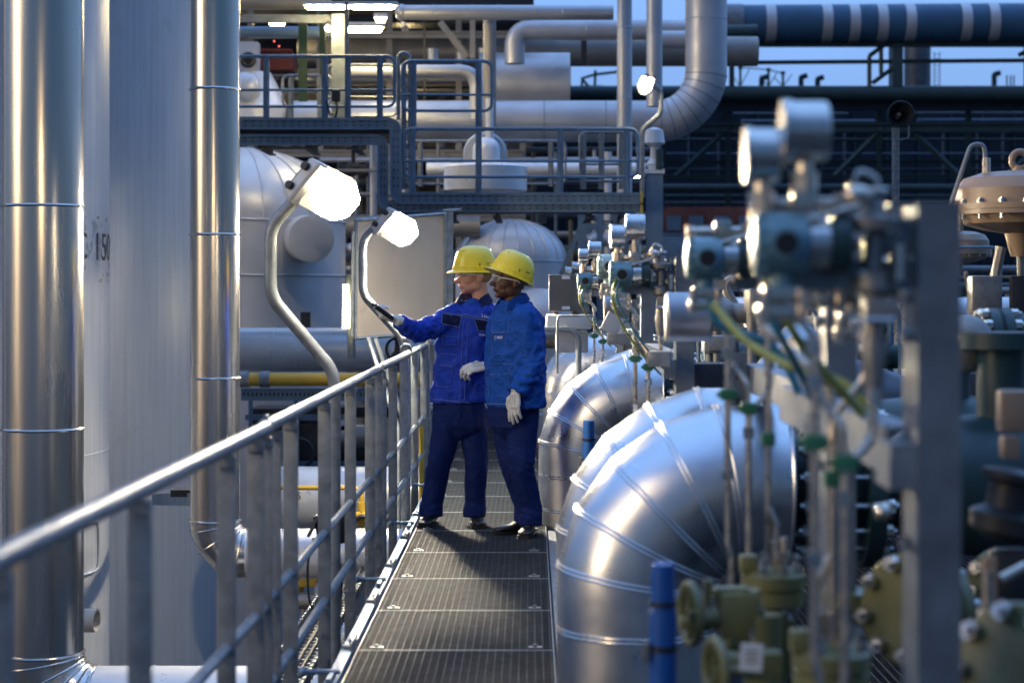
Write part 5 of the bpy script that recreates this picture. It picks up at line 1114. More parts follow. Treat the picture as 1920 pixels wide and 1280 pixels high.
for i in range(34):
    D = rnd.uniform(11, 26); x = rnd.uniform(1300, 1900); y = rnd.uniform(470, 620) if D > 15 else rnd.uniform(560, 860)
    c = P(x, y, D); t = thing('small_valve', 'small pipe valve among the pipe rows behind the instrument posts', 'valve', c, labs)
    k = rnd.choice(['rough', 'teal_d', 'dark', 'galv_d', 'beige', 'steel', 'olive']); hw_ = rnd.choice(['black', 'red', 'dark', 'galv']); wd_ = {'rough': 'brownish', 'teal_d': 'dark teal', 'dark': 'blackish', 'galv_d': 'grey', 'beige': 'beige', 'steel': 'shiny steel', 'olive': 'olive', 'black': 'black', 'red': 'red', 'galv': 'pale grey'}; t['label'] = 'small %s pipe valve with %s handwheel, %s behind the instrument posts' % (wd_[k], {'dark': 'dark'}.get(hw_, wd_[hw_]), 'high up' if y < 540 else 'low down' if y > 680 else 'at mid height'); f = rnd.uniform(.6, 1.1)
    m = MB(); m.ell(c, (.12*f, .11*f, .1*f)); m.cyl(c-V((.2*f, 0, 0)), c+V((.2*f, 0, 0)), .06*f); [m.lathe([(.11*f, 0), (.11*f, .03)], c+V((q*f, 0, 0)), (1, 0, 0), 18) for q in (-.2, .17)]; m.cyl(c, c+V((0, 0, .28*f)), .035*f); m.box(c+V((0, 0, .17*f)), (.1*f, .08*f, .06*f)); m.cyl((c.x, c.y, c.z), (c.x, c.y, c.z-.6), .03); m.build('body', M[k], t)
    m = MB(); z = c.z+.28*f; m.torus((c.x, c.y, z), (0, 0, 1), .10*f, .014, 18, 6); m.cyl((c.x-.1*f, c.y, z), (c.x+.1*f, c.y, z), .01, seg=5); m.build('handwheel', M[hw_], t)
for i in range(26):
    D = rnd.uniform(10, 24); x = rnd.uniform(1290, 1910); y = rnd.uniform(460, 640); r = rnd.choice([.012, .02, .035]); c = P(x, y, D)
    k = rnd.choice(['tubing', 'galv', 'galv_d', 'bluegrey', 'brownpipe']); sd_ = rnd.choice([-.4, .4]); m = MB(); m.tube(fillet([c-V((0, 0, 1.6)), c, c+V((sd_, 0, .0)), c+V((.4, 0, -1.5))], .08), r, 8); tag(m.build('small_bore_pipe', M[k]), '%s %s bent pipe %s, %s' % ({.012: 'very thin', .02: 'thin', .035: 'stout'}[r], {'tubing': 'beige', 'galv': 'pale grey', 'galv_d': 'dark grey', 'bluegrey': 'blue-grey', 'brownpipe': 'brown'}[k], 'left of the nearest post' if x < 1715 else 'right of the nearest post', 'high up' if y < 520 else 'at mid height' if y < 580 else 'low down'), 'pipe', 'thin bent pipes behind the instrument posts')
for i, (x, y, D, sx, sy, mt, lab) in enumerate([(1350, 720, 9.4, .30, .22, 'darkbl', 'dark box between the grey post and the slotted post'), (1350, 645, 10.5, .2, .1, 'galv_d', 'grey angular bracket box above the dark box'), (1640, 735, 12, .3, .2, 'darkbl', 'dark cabinet low behind the forked tube'), (1425, 565, 8, .12, .1, 'rough', 'brownish housing behind the yellow-green cables'), (1850, 745, 11, .35, .3, 'darkbl', 'dark blue cabinet right of the nearest post'), (1300, 470, 28, 1.2, .4, 'bluegrey', 'blue container beside the red brick building'), (1680, 500, 24, .5, .12, 'red', 'small red box seen under the far beige valve'), (1665, 520, 19, .3, .12, 'white', 'small white box under the red one'), (1345, 432, 33, 1.0, .2, 'galv_d', 'pale equipment box in front of the red brick building')]):
    m = MB(); c = P(x, y, D); m.box(c, (sx, .2, sy), None, .01); m.box(c+V((0, -.105, 0)), (sx*.8, .012, sy*.7), None, .003); m.cyl(c-V((sx*.3, 0, sy/2)), c-V((sx*.3, 0, sy/2+.5)), .02); m.cyl(c-V((-sx*.3, 0, sy/2)), c-V((-sx*.3, 0, sy/2+.5)), .02); tag(m.build('equipment_box', M[mt], smooth=20), lab, 'box')
# second walkway grating at right
p2 = thing('side_walkway', 'second stretch of steel grating low behind the flanges at right', 'walkway', (2.4, 8, -.3))
m = MB()
for k in range(420): m.bb(1.0, 3.4, 4+k*.025, 4.003+k*.025, -.33, -.3)
k = 1.0
while k < 3.4: m.bb(k, k+.004, 4, 14.5, -.315, -.297); k += .045
m.build('grating_bars', M['grate'], p2, 0)
m = MB()
for y in (4.6, 6.2, 7.8, 9.4, 11): m.bb(1.0, 3.4, y, y+.05, -.45, -.331)
m.build('beam', M['bluegrey'], p2, 0)
# ------------------------------------------------------------------ people
def remesh(m, voxel, it=2, fac=.5, post=None):
    bmesh.ops.recalc_face_normals(m.bm, faces=m.bm.faces)
    me = bpy.data.meshes.new('tmp'); m.bm.to_mesh(me); m.bm.free(); o = bpy.data.objects.new('tmp', me); COL.objects.link(o)
    a = o.modifiers.new('r', 'REMESH'); a.mode = 'VOXEL'; a.voxel_size = voxel
    if it: s_ = o.modifiers.new('s', 'SMOOTH'); s_.factor = fac; s_.iterations = it
    bpy.context.view_layer.update(); dg = bpy.context.evaluated_depsgraph_get()
    bm = bmesh.new(); em = bpy.data.meshes.new_from_object(o.evaluated_get(dg)); bm.from_mesh(em)
    bpy.data.objects.remove(o); bpy.data.meshes.remove(me); bpy.data.meshes.remove(em)
    r = MB(); r.bm.free(); r.bm = bm
    if post:
        bm.normal_update()
        d = [(v, v.normal*post(v.co)) for v in bm.verts]
        for v, q in d: v.co += q
    return r
def limb(m, pts, rs, n=5, seg=18, flat=None):
    ps = spline(pts, n) if len(pts) > 2 else [V(p) for p in pts]; k = len(ps)
    rr_ = [rs[0]]*k
    for i in range(k):
        u = i/(k-1)*(len(rs)-1); a = int(min(u, len(rs)-2)); rr_[i] = lerp(rs[a], rs[a+1], u-a)
    m.tube(ps, rr_, seg); m.ell(ps[0], (rr_[0],)*3)
    if not flat: m.ell(ps[-1], (rr_[-1],)*3)
def torso(m, rings, seg=32, p=2.4):
    """rings: (centre, a, b, yaw) superellipse sections"""
    out = []
    for c, a, b, yw in rings:
        c = V(c); u = V((math.cos(yw), math.sin(yw), 0)); v = V((-math.sin(yw), math.cos(yw), 0)); r = []
        for k in range(seg):
            t = 2*math.pi*k/seg; ct, st = math.cos(t), math.sin(t)
            r.append(c+u*a*math.copysign(abs(ct)**(2/p), ct)+v*b*math.copysign(abs(st)**(2/p), st))
        out.append(r)
    m.ring_loft(out)
def folds(amp, sc, seed, squash=(1, 1, 2.2), extra=()):
    def f(co):
        q = V((co.x*sc*squash[0]+seed, co.y*sc*squash[1], co.z*sc*squash[2]))
        a = noise.noise(q); b = noise.noise(q*2.1+V((5, 3, 1))); r = 1-abs(a)*2
        c_ = noise.noise(q*3.7+V((9, 1, 4))); d = amp*(.55*r+.35*b-.3)+amp*.45*(1-abs(c_)*2.2)*max(0, .3+b)
        for c, rad, am, dr in extra:    # sharp radiating creases around a joint
            w = math.exp(-((co-V(c)).length/rad)**2)
            if w > .02: d += am*w*math.sin((co-V(c)).dot(V(dr).normalized())*2*math.pi/.060+5*noise.noise(co*7))*(.4+noise.noise(co*11))*1.6
        return d
    return f
def headmat(pos, yaw, pitch, roll=0, sc=1):
    # local +X forward, +Y left, +Z up
    return Matrix.Translation(V(pos)) @ Matrix.Rotation(yaw, 4, 'Z') @ Matrix.Rotation(-pitch, 4, 'Y') @ Matrix.Rotation(roll, 4, 'X') @ Matrix.Scale(sc, 4)
def face_bm(m, H, stocky=1.0):
    h = MB()
    E_ = lambda c, r, rot=None: h.ell(c, r, rot, 20, 14)
    E_((-.018, 0, .028), (.098, .076, .088)); E_((.03, 0, -.012), (.062, .064*stocky, .078)); E_((.030, 0, -.066), (.058, .054*stocky, .046)); E_((.055, 0, -.045), (.042, .044, .050))
    E_((.066, 0, -.098), (.022, .024, .019)); 
    for s_ in (-1, 1):
        E_((.0, s_*.046*stocky, -.058), (.040, .018, .036)); E_((.048, s_*.034, -.028), (.036, .026, .034)); E_((.080, s_*.028, .020), (.014, .022, .010))
        E_((-.016, s_*.080, -.012), (.021, .013, .036), Matrix.Rotation(R(-12), 3, 'Y')); E_((-.024, s_*.083, -.004), (.012, .006, .022)); E_((.103, s_*.013, -.037), (.012, .008, .009))
    E_((.074, 0, .040), (.022, .045, .030)); h.tube([V((.084, 0, .012)), V((.098, 0, -.012)), V((.116, 0, -.033))], [.014, .014, .018], 12); E_((.119, 0, -.034), (.017, .016, .013))
    E_((.088, 0, -.060), (.016, .026, .007)); E_((.086, 0, -.073), (.015, .022, .007)); E_((.076, 0, -.062), (.02, .034, .022))
    h.tube([V((-.02, 0, -.03)), V((-.035, 0, -.10)), V((-.06, 0, -.22))], [.056, .053, .062], 22)
    for v in h.bm.verts: v.co = H @ v.co
    tmp = bpy.data.meshes.new('t'); h.bm.to_mesh(tmp); m.bm.from_mesh(tmp); bpy.data.meshes.remove(tmp); h.bm.free()
def hgear(H, root, hair, hairm):
    def xf(m):
        for v in m.bm.verts: v.co = H @ v.co
        return m
    # helmet follows its own tilt inside H
    m = MB(); m.ell((-.024, 0, .018), (.0965, .0775, .082), None, 28, 18)
    for v in list(m.bm.verts):
        if v.co.x > .012 or v.co.z < -.05 or (v.co.x > -.012 and v.co.z < .004): m.bm.verts.remove(v)
    xf(m).build('hair', M[hair], root)
    for s_ in (-1, 1):
        m = MB(); m.ell((.083, s_*.033, .000), (.012, .013, .009)); xf(m).build('eye', M['eyew'], root)
        m = MB(); m.ell((.0915, s_*.037, .000), (.0055, .0055, .0055)); xf(m).build('iris', M['iris'], root)
        m = MB(); m.tube([V((.096, s_*.012, .021)), V((.094, s_*.03, .026)), V((.080, s_*.048, .022))], [.002, .0038, .002], 6); xf(m).build('eyebrow', M[hair], root)
    m = MB(); m.ell((.093, 0, -.0665), (.0105, .021, .0045)); xf(m).build('lips', M[hairm], root)
    g = MB(); 
    for s_ in (-1, 1):
        g.tube([V((.100, s_*.062, .012)), V((.06, s_*.078, .010)), V((-.02, s_*.090, .004)), V((-.04, s_*.086, -.008))], [.0045, .0045, .0035, .0025], 8)
    g.tube([V((.100, -.062, .018)), V((.112, -.03, .022)), V((.116, 0, .022)), V((.112, .03, .022)), V((.100, .062, .018))], .003, 8)
    fr = xf(g).build('safety_glasses', M['white'], root)
    g = MB(); pr = []
    for k in range(13):
        a = -1+2*k/12; x = .118-.018*a*a; y = a*.063; lo = -.022+.016*math.exp(-(a/.18)**2)
        pr.append([V((x, y, .019)), V((x+.0015, y, .019)), V((x+.0015, y, lo)), V((x, y, lo))])
    g.ring_loft(pr); xf(g).build('lens', M['lens'], fr)
def helmet(H, root, tilt=0):
    T = H @ Matrix.Translation((-.008, 0, .040)) @ Matrix.Rotation(-tilt, 4, 'Y')
    rx, ry, hh = .140, .112, .150; m = MB(); rings = []; N = 56
    for j in range(15):
        t = j/14*math.pi/2; z = hh*math.sin(t)**.92; k_ = max(math.cos(t), 0)**.62; ring = []
        for i in range(N):
            a = 2*math.pi*i/N; x, y = rx*math.cos(a)*k_, ry*math.sin(a)*k_
            ridge = .006*math.exp(-(abs(y)/.014)**4)*math.sin(min(t*1.6, math.pi/2)) if j > 1 else 0
            groove = -.003*math.exp(-((abs(y)-.035)/.006)**2)*(t > .5)
            ring.append(V((x, y, z+ridge+groove)))
        rings.append(ring)
    rings = rings[:-1]+[[V((p.x*.02, p.y*.02, hh+.006)) for p in rings[-2]]]
    # flared brim + peak below
    def brim(ex, z, pk, dz):
        out = []
        for i in range(N):
            a = 2*math.pi*i/N; f = max(0, math.cos(a))**1.6; out.append(V(((rx+ex+pk*f)*math.cos(a), (ry+ex)*math.sin(a), z+dz*f)))
        return out
    rings = [brim(-.006, -.018, 0, 0), brim(.014, -.022, .036, -.004), brim(.015, -.018, .037, -.003), brim(.004, -.010, .004, .006), brim(.005, .020, .002, 0), brim(.001, .022, 0, 0)]+[r for r in rings if r[0].z > .024]
    m.ring_loft(rings, True)
    for v in m.bm.verts: v.co = T @ v.co
    h = m.build('helmet', M['helmet'], root, 50)
    m = MB()
    for i in range(14):
        a = 2*math.pi*i/14; c = V(((rx+.006)*math.cos(a), (ry+.006)*math.sin(a), .004)); m.box(c, (.004, .004, .026), Matrix.Rotation(a, 3, 'Z'))
    for v in m.bm.verts: v.co = T @ v.co
    m.build('helmet_rib', M['helmet'], h)
    m = MB()
    for k in range(3): m.box((.088-.004*abs(k-1), (k-1)*.016+(.03), .118), (.012, .006, .006))
    for s_ in (-1, 1): m.box((-.06, s_*(ry-.006), .04), (.025, .006, .004)); m.box((.0, s_*(ry+.001), .03), (.004, .006, .02))
    for v in m.bm.verts: v.co = T @ v.co
    m.build('helmet_vent', M['dark'], h)
def hand(wrist, d, pn, root, curl=(.5, .6, .7, .8), side=1, thumb=.5, sc=1.0, name='glove', cuff=True, spread=.06):
    """wrist point, d = direction of fingers, pn = palm normal (points out of the palm)"""
    d = V(d).normalized(); pn = V(pn); pn = (pn-d*pn.dot(d)).normalized(); w_ = d.cross(pn)*side   # w_ towards the thumb side
    W = V(wrist); L = lambda a, b, c: W+(d*a+w_*b+pn*c)*sc; m = MB()
    m.ring_loft([[L(a, math.cos(t)*wd+.0, math.sin(t)*th) for t in [2*math.pi*k/18 for k in range(18)]] for a, wd, th in ((-.045, .030, .025), (-.02, .032, .026), (.0, .031, .024), (.03, .038, .020), (.065, .044, .019), (.09, .043, .016), (.10, .036, .012))])
    ln = [(.046, .028, .022), (.050, .032, .023), (.046, .030, .022), (.036, .023, .020)]; off = [.031, .011, -.010, -.030]
    for i in range(4):
        cu = curl[i]; p = L(.092-.006*abs(i-1.2), off[i], .0); pts = [p]; a = 0
        for j, l in enumerate(ln[i]):
            a += cu*(1.15 if j == 1 else .8); sp = spread*(1.3-i)
            dd = (d*math.cos(a)+w_*sp*math.cos(a)+pn*math.sin(a)).normalized(); pts.append(pts[-1]+dd*l*sc)
        m.tube(pts, [.0105*sc, .0102*sc, .0095*sc, .0085*sc], 12); [m.ell(q, (r_*sc,)*3, None, 10, 8) for q, r_ in zip(pts, (.011, .0108, .0102, .009))]
    p = L(.025, .028, .008); a0 = thumb; q1 = p+(d*.55+w_*.75+pn*.25*a0).normalized()*.038*sc; q2 = q1+(d*.85+w_*(.45-.5*a0)+pn*.5*a0).normalized()*.034*sc; q3 = q2+(d*.9+w_*(.1-.6*a0)+pn*.6*a0).normalized()*.028*sc
    m.tube([p, q1, q2, q3], [.016*sc, .0135*sc, .012*sc, .010*sc], 12); [m.ell(q, (r_*sc,)*3, None, 10, 8) for q, r_ in ((p, .017), (q1, .014), (q2, .0125), (q3, .0105))]
    g = remesh(m, .0032, 2, .45).build(name, M['glove'], root, 60)
    if cuff:
        m = MB(); m.lathe([(.034*sc, -.020), (.036*sc, -.018), (.034*sc, .0), (.031*sc, .004)], W-d*.01, d, 24); m.build('glove_cuff', M['glove'], g)
        m = MB(); 
        for b in (-.012, .006, .022): m.tube([L(.02, b*.8, -.022), L(.05, b, -.0205), L(.08, b, -.0175)], .0013, 5)
        m.build('stitching', M['box'], g)
    return g, L
def shoe(heel, toe, root, w_=.05, sc=1):
    a, b = V(heel), V(toe); d = (b-a); L = d.length; d.normalize(); s_ = V((-d.y, d.x, 0)); up = V((0, 0, 1)); m = MB()
    secs = [(-.01, .03, .05, .028), (.03, .037, .075, .045), (.07, .038, .085, .05), (.12, .040, .07, .045), (.17, .048, .052, .032), (.22, .05, .045, .026), (.26, .044, .038, .022), (.285, .028, .028, .018)]
    rings = []
    for x, wd, hh, c in secs:
        p = a+d*x*L/.28; rings.append([p+s_*wd*math.cos(t)+up*(.014+max(0, hh*(1+math.sin(t))*.5)) for t in [2*math.pi*k/18 for k in range(18)]])
    m.ring_loft(rings); m.cyl(a+d*.05+up*.05, a+d*.04+up*.13, .045); s1 = remesh(m, .006, 3, .5).build('shoe', M['shoe'], root, 60)
    m = MB(); rr2 = []
    for z, g_ in ((.0, 0), (.018, .003), (.020, 0)):
        rr2.append([a+d*x*L/.28+s_*(wd+g_)+up*z for x, wd, *_ in secs]+[a+d*x*L/.28-s_*(wd+g_)+up*z for x, wd, *_ in secs[::-1]])
    m.ring_loft(rr2); m.build('sole', M['sole'], s1)
    m = MB()
    for k in range(4): x = .10+.022*k; p = a+d*x*L/.28+up*(.098-.011*k); m.tube([p-s_*.02-up*.004, p+up*.004, p+s_*.02-up*.004], .003, 5)
    m.build('lace', M['box'], s1)
def patch(tree, q, th, name, mt, parent, n=10, k=10, D0=9.0, stitch=True, dy=V((0, 1, 0))):
    """cloth patch: photo-pixel quad laid onto the garment along the view from the front"""
    m = MB(); top = []; eye = V((0, 0, EYE))
    for j in range(k+1):
        row = []
        for i in range(n+1):
            a = V(q[0]).lerp(V(q[1]), i/n); b = V(q[3]).lerp(V(q[2]), i/n); c = a.lerp(b, j/k)
            d = P(c.x, c.y, 10)-eye; d.normalize(); hit = tree.ray_cast(eye+d*9, d, 8)
            row.append(None if hit[0] is None else m.bm.verts.new(hit[0]+hit[1]*th*(1 if 0 < i < n and 0 < j < k else .4)))
        top.append(row)
    for j in range(k):
        for i in range(n):
            f = (top[j][i], top[j][i+1], top[j+1][i+1], top[j+1][i])
            if all(f) and max(x.co.y for x in f)-min(x.co.y for x in f) < .1: m.bm.faces.new(f)
    edge = [top[0][i] for i in range(n+1)]+[top[j][n] for j in range(1, k+1)]+[top[k][i] for i in range(n-1, -1, -1)]+[top[j][0] for j in range(k-1, 0, -1)]
    pts = [v.co.copy()-V((0, .002, 0)) for v in edge if v]
    for v in [v for v in m.bm.verts if not v.link_faces]: m.bm.verts.remove(v)
    bmesh.ops.solidify(m.bm, geom=m.bm.faces[:], thickness=.003)
    o = m.build(name, mt, parent, 50)
    if stitch and len(pts) > 6:
        m = MB(); m.tube(pts, .0016, 4); m.build('stitching', M['thread'], o)
    return o
def cloth_text(tree, s, x, y, hpx, D, parent, name='lettering', skew=0, mt=None, wscale=1):
    bm = text_mesh(s, hpx/S(D)*1.35, .0004); eye = V((0, 0, EYE)); o = P(x, y, D); m = MB(); m.bm.free(); m.bm = bm
    for v in bm.verts:
        w0 = V((o.x+v.co.x*wscale, D, o.z+v.co.y-skew*v.co.x)); d = (w0-eye).normalized(); hit = tree.ray_cast(eye+d*9, d, 8)
        z = v.co.z; v.co = (hit[0]-d*(.007+z)) if hit[0] else w0
    return m.build(name, mt or M['white'], parent, 0)

def outline(tree, q, name, mt, parent):
    m = MB(); t2 = MB(); eye = V((0, 0, EYE)); loop = []
    for a, b in zip(q, q[1:]+q[:1]):
        for i in range(8): loop.append(V(a).lerp(V(b), i/8))
    pts = []
    for c in loop+loop[:1]:
        d = (P(c.x, c.y, 10)-eye).normalized(); h_ = tree.ray_cast(eye+d*9, d, 8)
        if h_[0]: pts.append(h_[0])
    if len(pts) < 4: return
    m.tube(pts, .0045, 6); o = m.build(name, mt, parent); t2.tube([p-V((0, .0048, 0)) for p in pts], .0012, 4); t2.build('stitching', M['thread'], o)
# ---- man 1 (holding the device), D ~ 12.3
D = 12.3
def Q(x, y, dd=0, D=12.3): return P(x, y, D+dd)*1.0
feetA = V((-.515, 12.3, 0))
# skeleton points
yw = R(-14)
A = dict(neck=Q(891, 560, .02), shR=Q(845, 592, -.02), elR=Q(786, 621, -.16), wrR=Q(745, 600, -.36), shL=Q(938, 592, .04), elL=Q(953, 668, -.02), wrL=Q(914, 686, -.17, 12.25),
         hipR=Q(840, 790, 0), knR=Q(823, 872, -.03), anR=Q(809, 950, .0), hipL=Q(887, 790, .02), knL=Q(893, 872, -.02), anL=Q(890, 952, .0))
headA = headmat(Q(889, 517, -.0), R(180+17), R(-1), 0, 1.05)
def body_mesh(name, A, headM, rings, label, skin, group=None, gz=0):
    m = MB(); torso(m, [(c, a*.8, b*.8, y) for c, a, b, y in rings]); face_bm(m, headM)
    limb(m, [A['shR'], A['elR'], A['wrR']], [.05, .042, .026]); limb(m, [A['shL'], A['elL'], A['wrL']], [.05, .042, .026])
    limb(m, [A['hipR'], A['knR'], A['anR']], [.07, .052, .036]); limb(m, [A['hipL'], A['knL'], A['anL']], [.07, .052, .036])
    for w_, e_ in ((A['wrR'], A['elR']), (A['wrL'], A['elL'])): m.ell(w_, (.025, .025, .025))
    for k_ in ('anR', 'anL'): m.ell(A[k_]-V((0, .03, .035)), (.035, .06, .03))
    r = remesh(m, .0042, 9, .5)
    o = r.build('person', skin, None, 60, org=((A['anR'].x+A['anL'].x)/2, (A['anR'].y+A['anL'].y)/2, .004)); tag(o, label, 'person')
    return o
ringsA = [(Q(860, 775), .165, .115, yw), (Q(860, 752), .185, .135, yw), (Q(862, 715), .182, .135, yw), (Q(866, 670), .182, .137, yw), (Q(872, 630), .190, .140, yw), (Q(878, 600), .205, .132, yw), (Q(885, 583), .200, .110, yw), (Q(889, 570, .01), .13, .085, yw), (Q(891, 561, .02), .070, .068, yw)]
man1 = body_mesh('person', A, headA, ringsA, 'man in cobalt blue work jacket and yellow helmet pointing a small device to the left', M['skin1'])
hgear(headA, man1, 'hair1', 'skin1'); helmet(headA, man1, R(1))
# jacket
m = MB(); torso(m, [(Q(859, 754), .192, .142, yw), (Q(860, 740), .196, .142, yw)]+ringsA[2:-1]+[(Q(891, 563, .02), .082, .078, yw)], 40)
limb(m, [A['shR']+V((.03, 0, .0)), A['elR'], A['wrR'].lerp(A['elR'], .12)], [.084, .072, .050], 6, 22, True); limb(m, [A['shL']-V((.02, 0, 0)), A['elL'], A['wrL'].lerp(A['elL'], .12)], [.084, .068, .050], 6, 22, True)
m.ell(A['shR']+V((.05, 0, .012)), (.08, .085, .07)); m.ell(A['shL']-V((.05, 0, -.012)), (.08, .085, .07))
jk = remesh(m, .0062, 3, .5, folds(.020, 7.5, 1.7, (1, 1, 1.1), [(A['elR'], .13, .006, (1, .3, .2)), (A['shR'], .11, .009, (.8, 0, .6)), (A['elL'], .08, .006, (.2, .2, 1)), (Q(845, 740), .12, .006, (.2, 0, 1))]))
trA = BVHTree.FromBMesh(jk.bm); jacket1 = jk.build('jacket', M['jacket1'], man1, 60)
# collar
def collar(c, r, tiltv, mt, root, open_ang, yaw, h=.045, wf=.05):
    m = MB(); N = 30; rows = [[], [], [], []]
    for k in range(N+1):
        a = yaw+open_ang/2+(2*math.pi-open_ang)*k/N; e = abs(k/N-.5)*2; dr = V((math.cos(a), math.sin(a), 0))
        fl = wf*(.75+.5*e**3); 
        rows[0].append(m.bm.verts.new(c+dr*r*.93+V((0, 0, -.012-.035*e**4))))
        rows[1].append(m.bm.verts.new(c+dr*(r*1.0)+V((0, 0, h*(1-.45*e**2)-.03*e**4))))
        rows[2].append(m.bm.verts.new(c+dr*(r+.010)+V((0, 0, h*(1-.45*e**2)-.001-.03*e**4))))
        rows[3].append(m.bm.verts.new(c+dr*(r+.036+.022*e**2)+V((0, 0, h*(1-.45*e**2)-fl-.03*e**4))))
    for a_, b_ in zip(rows, rows[1:]):
        for k in range(N): m.bm.faces.new((a_[k], a_[k+1], b_[k+1], b_[k]))
    bmesh.ops.solidify(m.bm, geom=m.bm.faces[:], thickness=.004)
    m.build('collar', mt, root, 60)
collar(Q(889, 558, .01), .086, 0, M['navy'], jacket1, R(80), R(-90-14), .042, .062)
m = MB(); m.ell(Q(888, 568, -.02), (.062, .05, .035)); m.build('undershirt', M['jacket2'], man1)
yk = lambda x: 589+(x-830)*.10
patch(trA, [(829, 588, 0), (866, 592, 0), (862, 613, 0), (828, 606, 0)], .007, 'chest_pocket_flap', M['navy'], jacket1)
patch(trA, [(889, 597, 0), (918, 602, 0), (916, 622, 0), (896, 619, 0)], .006, 'chest_pocket_flap', M['navy'], jacket1)
patch(trA, [(832, 586, 0), (925, 598, 0), (925, 601, 0), (832, 589, 0)], .004, 'yoke_trim', M['navy'], jacket1, 20, 2)
outline(trA, [(831, 608, 0), (862, 613, 0), (858, 646, 0), (830, 646, 0)], 'chest_pocket', M['jacket1'], jacket1)
outline(trA, [(818, 662, 0), (857, 666, 0), (851, 686, 0), (815, 682, 0)], 'side_pocket_flap', M['jacket1'], jacket1)
outline(trA, [(814, 684, 0), (849, 688, 0), (844, 726, 0), (812, 722, 0)], 'side_pocket', M['jacket1'], jacket1)
outline(trA, [(870, 588, 0), (879, 590, 0), (871, 750, 0), (862, 750, 0)], 'front_placket', M['jacket1'], jacket1)
cloth_text(trA, 'S. Heinrich', 903, 594, 6.0, 12.2, jacket1, 'name_lettering', .12, wscale=.62)
cloth_text(trA, '□▪BASF', 898, 629, 4.5, 12.2, jacket1, 'logo_lettering', .1, wscale=.8)
def strip_along(tree, p, q, r, name, mt, parent, n=20):
    m = MB(); eye = V((0, 0, EYE)); pts = []
    for i in range(n+1):
        c = V(p).lerp(V(q), i/n); d = (P(c.x, c.y, 10)-eye).normalized(); h_ = tree.ray_cast(eye+d*9, d, 8)
        if h_[0]: pts.append(h_[0]-d*.003)
    if len(pts) > 2: m.tube(pts, r, 5); m.build(name, mt, parent)
strip_along(trA, (812, 748, 0), (912, 758, 0), .0018, 'hem_stitching', M['thread'], jacket1)
strip_along(trA, (831, 629, 0), (857, 632, 0), .0015, 'pocket_stitching', M['thread'], jacket1)
# trousers
def trousers(A, root, rings, rr_, seed, extra, hemfl=.0):
    m = MB(); torso(m, rings, 36)
    for s_ in ('R', 'L'):
        hp, kn, an = A['hip'+s_], A['kn'+s_], A['an'+s_]; q = kn.lerp(an, .55)
        limb(m, [hp+V((0, 0, .04)), hp.lerp(kn, .5), kn, q, an+V((0, 0, .02))], rr_, 5, 24); m.tube([V((an.x, an.y, an.z+.03)), V((an.x, an.y-.008, .115)), V((an.x, an.y-.014, .062))], [rr_[-1]+.002, rr_[-1]+hemfl+.006, rr_[-1]+hemfl+.002], 24)
    return remesh(m, .0065, 3, .5, folds(.011, 6.5, seed, (1.3, 1.3, .6), extra))
tr = trousers(A, man1, [(Q(861, 742), .165, .122, yw), (Q(861, 775), .178, .13, yw), (Q(862, 797), .178, .125, yw), (Q(862, 812), .14, .10, yw), (Q(862, 824), .07, .06, yw)], [.104, .092, .079, .073, .074], 3.3, [(A['knR'], .09, .005, (.3, 0, 1)), (A['knL'], .09, .005, (-.3, 0, 1)), (A['anR']+V((0, 0, .05)), .07, .008, (.1, 0, 1)), (A['anL']+V((0, 0, .05)), .07, .008, (.1, 0, 1))])
tr.build('trousers', M['trous'], man1, 60)
shoe(V((A['anR'].x+.01, 12.36, 0)), V((A['anR'].x-.05, 12.12, 0)), man1); shoe(V((A['anL'].x, 12.37, 0)), V((A['anL'].x+.05, 12.12, 0)), man1)
# gloves: right hand holding device, left hand relaxed in front
wr = A['wrR']; dR = V((-.88, -.30, .28)); g1, L1 = hand(wr+dR*.012, dR, V((.25, .35, .85)), man1, (1.05, 1.1, 1.15, 1.15), 1, 1.0, 1.08)
wl = A['wrL']; g2, L2 = hand(wl+V((-.01, -.0, 0)), V((-.95, -.2, -.10)), V((-.2, .55, -.75)), man1, (.55, .62, .7, .75), -1, .9, 1.12)
# device
t = thing('handheld_detector', 'small black pen-like gas detector in the gloved hand of the left man', 'instrument', Q(715, 578, -.42))
a = Q(726, 590, -.46); b = Q(700, 571, -.50); c = Q(682, 559, -.53); d_ = (b-a).normalized()
m = MB(); m.tube([a-d_*.05, a, b, b+d_*.008], [.014, .017, .016, .010], 12); m.build('body', M['black'], t)
m = MB(); m.tube([b, c], [.006, .0028], 8); m.build('probe', M['black'], t)
m = MB(); m.lathe([(.0125, -.008), (.0185, -.006), (.0185, .006), (.0125, .008)], b-d_*.012, d_, 14); m.build('ring', M['steel'], t)

# ---- man 2, D ~ 11.9
D = 11.9
def U(x, y, dd=0): return P(x, y, 11.9+dd)
yb_ = R(-45)     # shoulder axis; faces left and toward the viewer
B = dict(shL=U(988, 598, -.13), elL=U(998, 682, -.16), wrL=U(968, 736, -.24), shR=U(950, 598, .14), elR=U(945, 680, .18), wrR=U(950, 740, .08),
         hipR=U(948, 795, .06), knR=U(962, 872, .02), anR=U(985, 952, .03), hipL=U(980, 795, -.05), knL=U(978, 872, -.12), anL=U(994, 957, -.08))
headB = headmat(U(956, 527, 0), R(180+20), R(7), 0, 1.03)
ringsB = [(U(962, 780), .165, .12, yb_), (U(967, 755), .205, .145, yb_), (U(966, 715), .215, .150, yb_), (U(965, 670), .215, .150, yb_), (U(966, 630), .215, .148, yb_), (U(967, 600), .205, .138, yb_), (U(968, 583), .175, .12, yb_), (U(966, 570), .12, .09, yb_), (U(963, 562), .07, .07, yb_)]
man2 = body_mesh('person', B, headB, ringsB, 'dark-skinned man in azure blue work jacket standing at the right and looking left', M['skin2'])
hgear(headB, man2, 'hair2', 'skin2'); helmet(headB, man2, R(15))
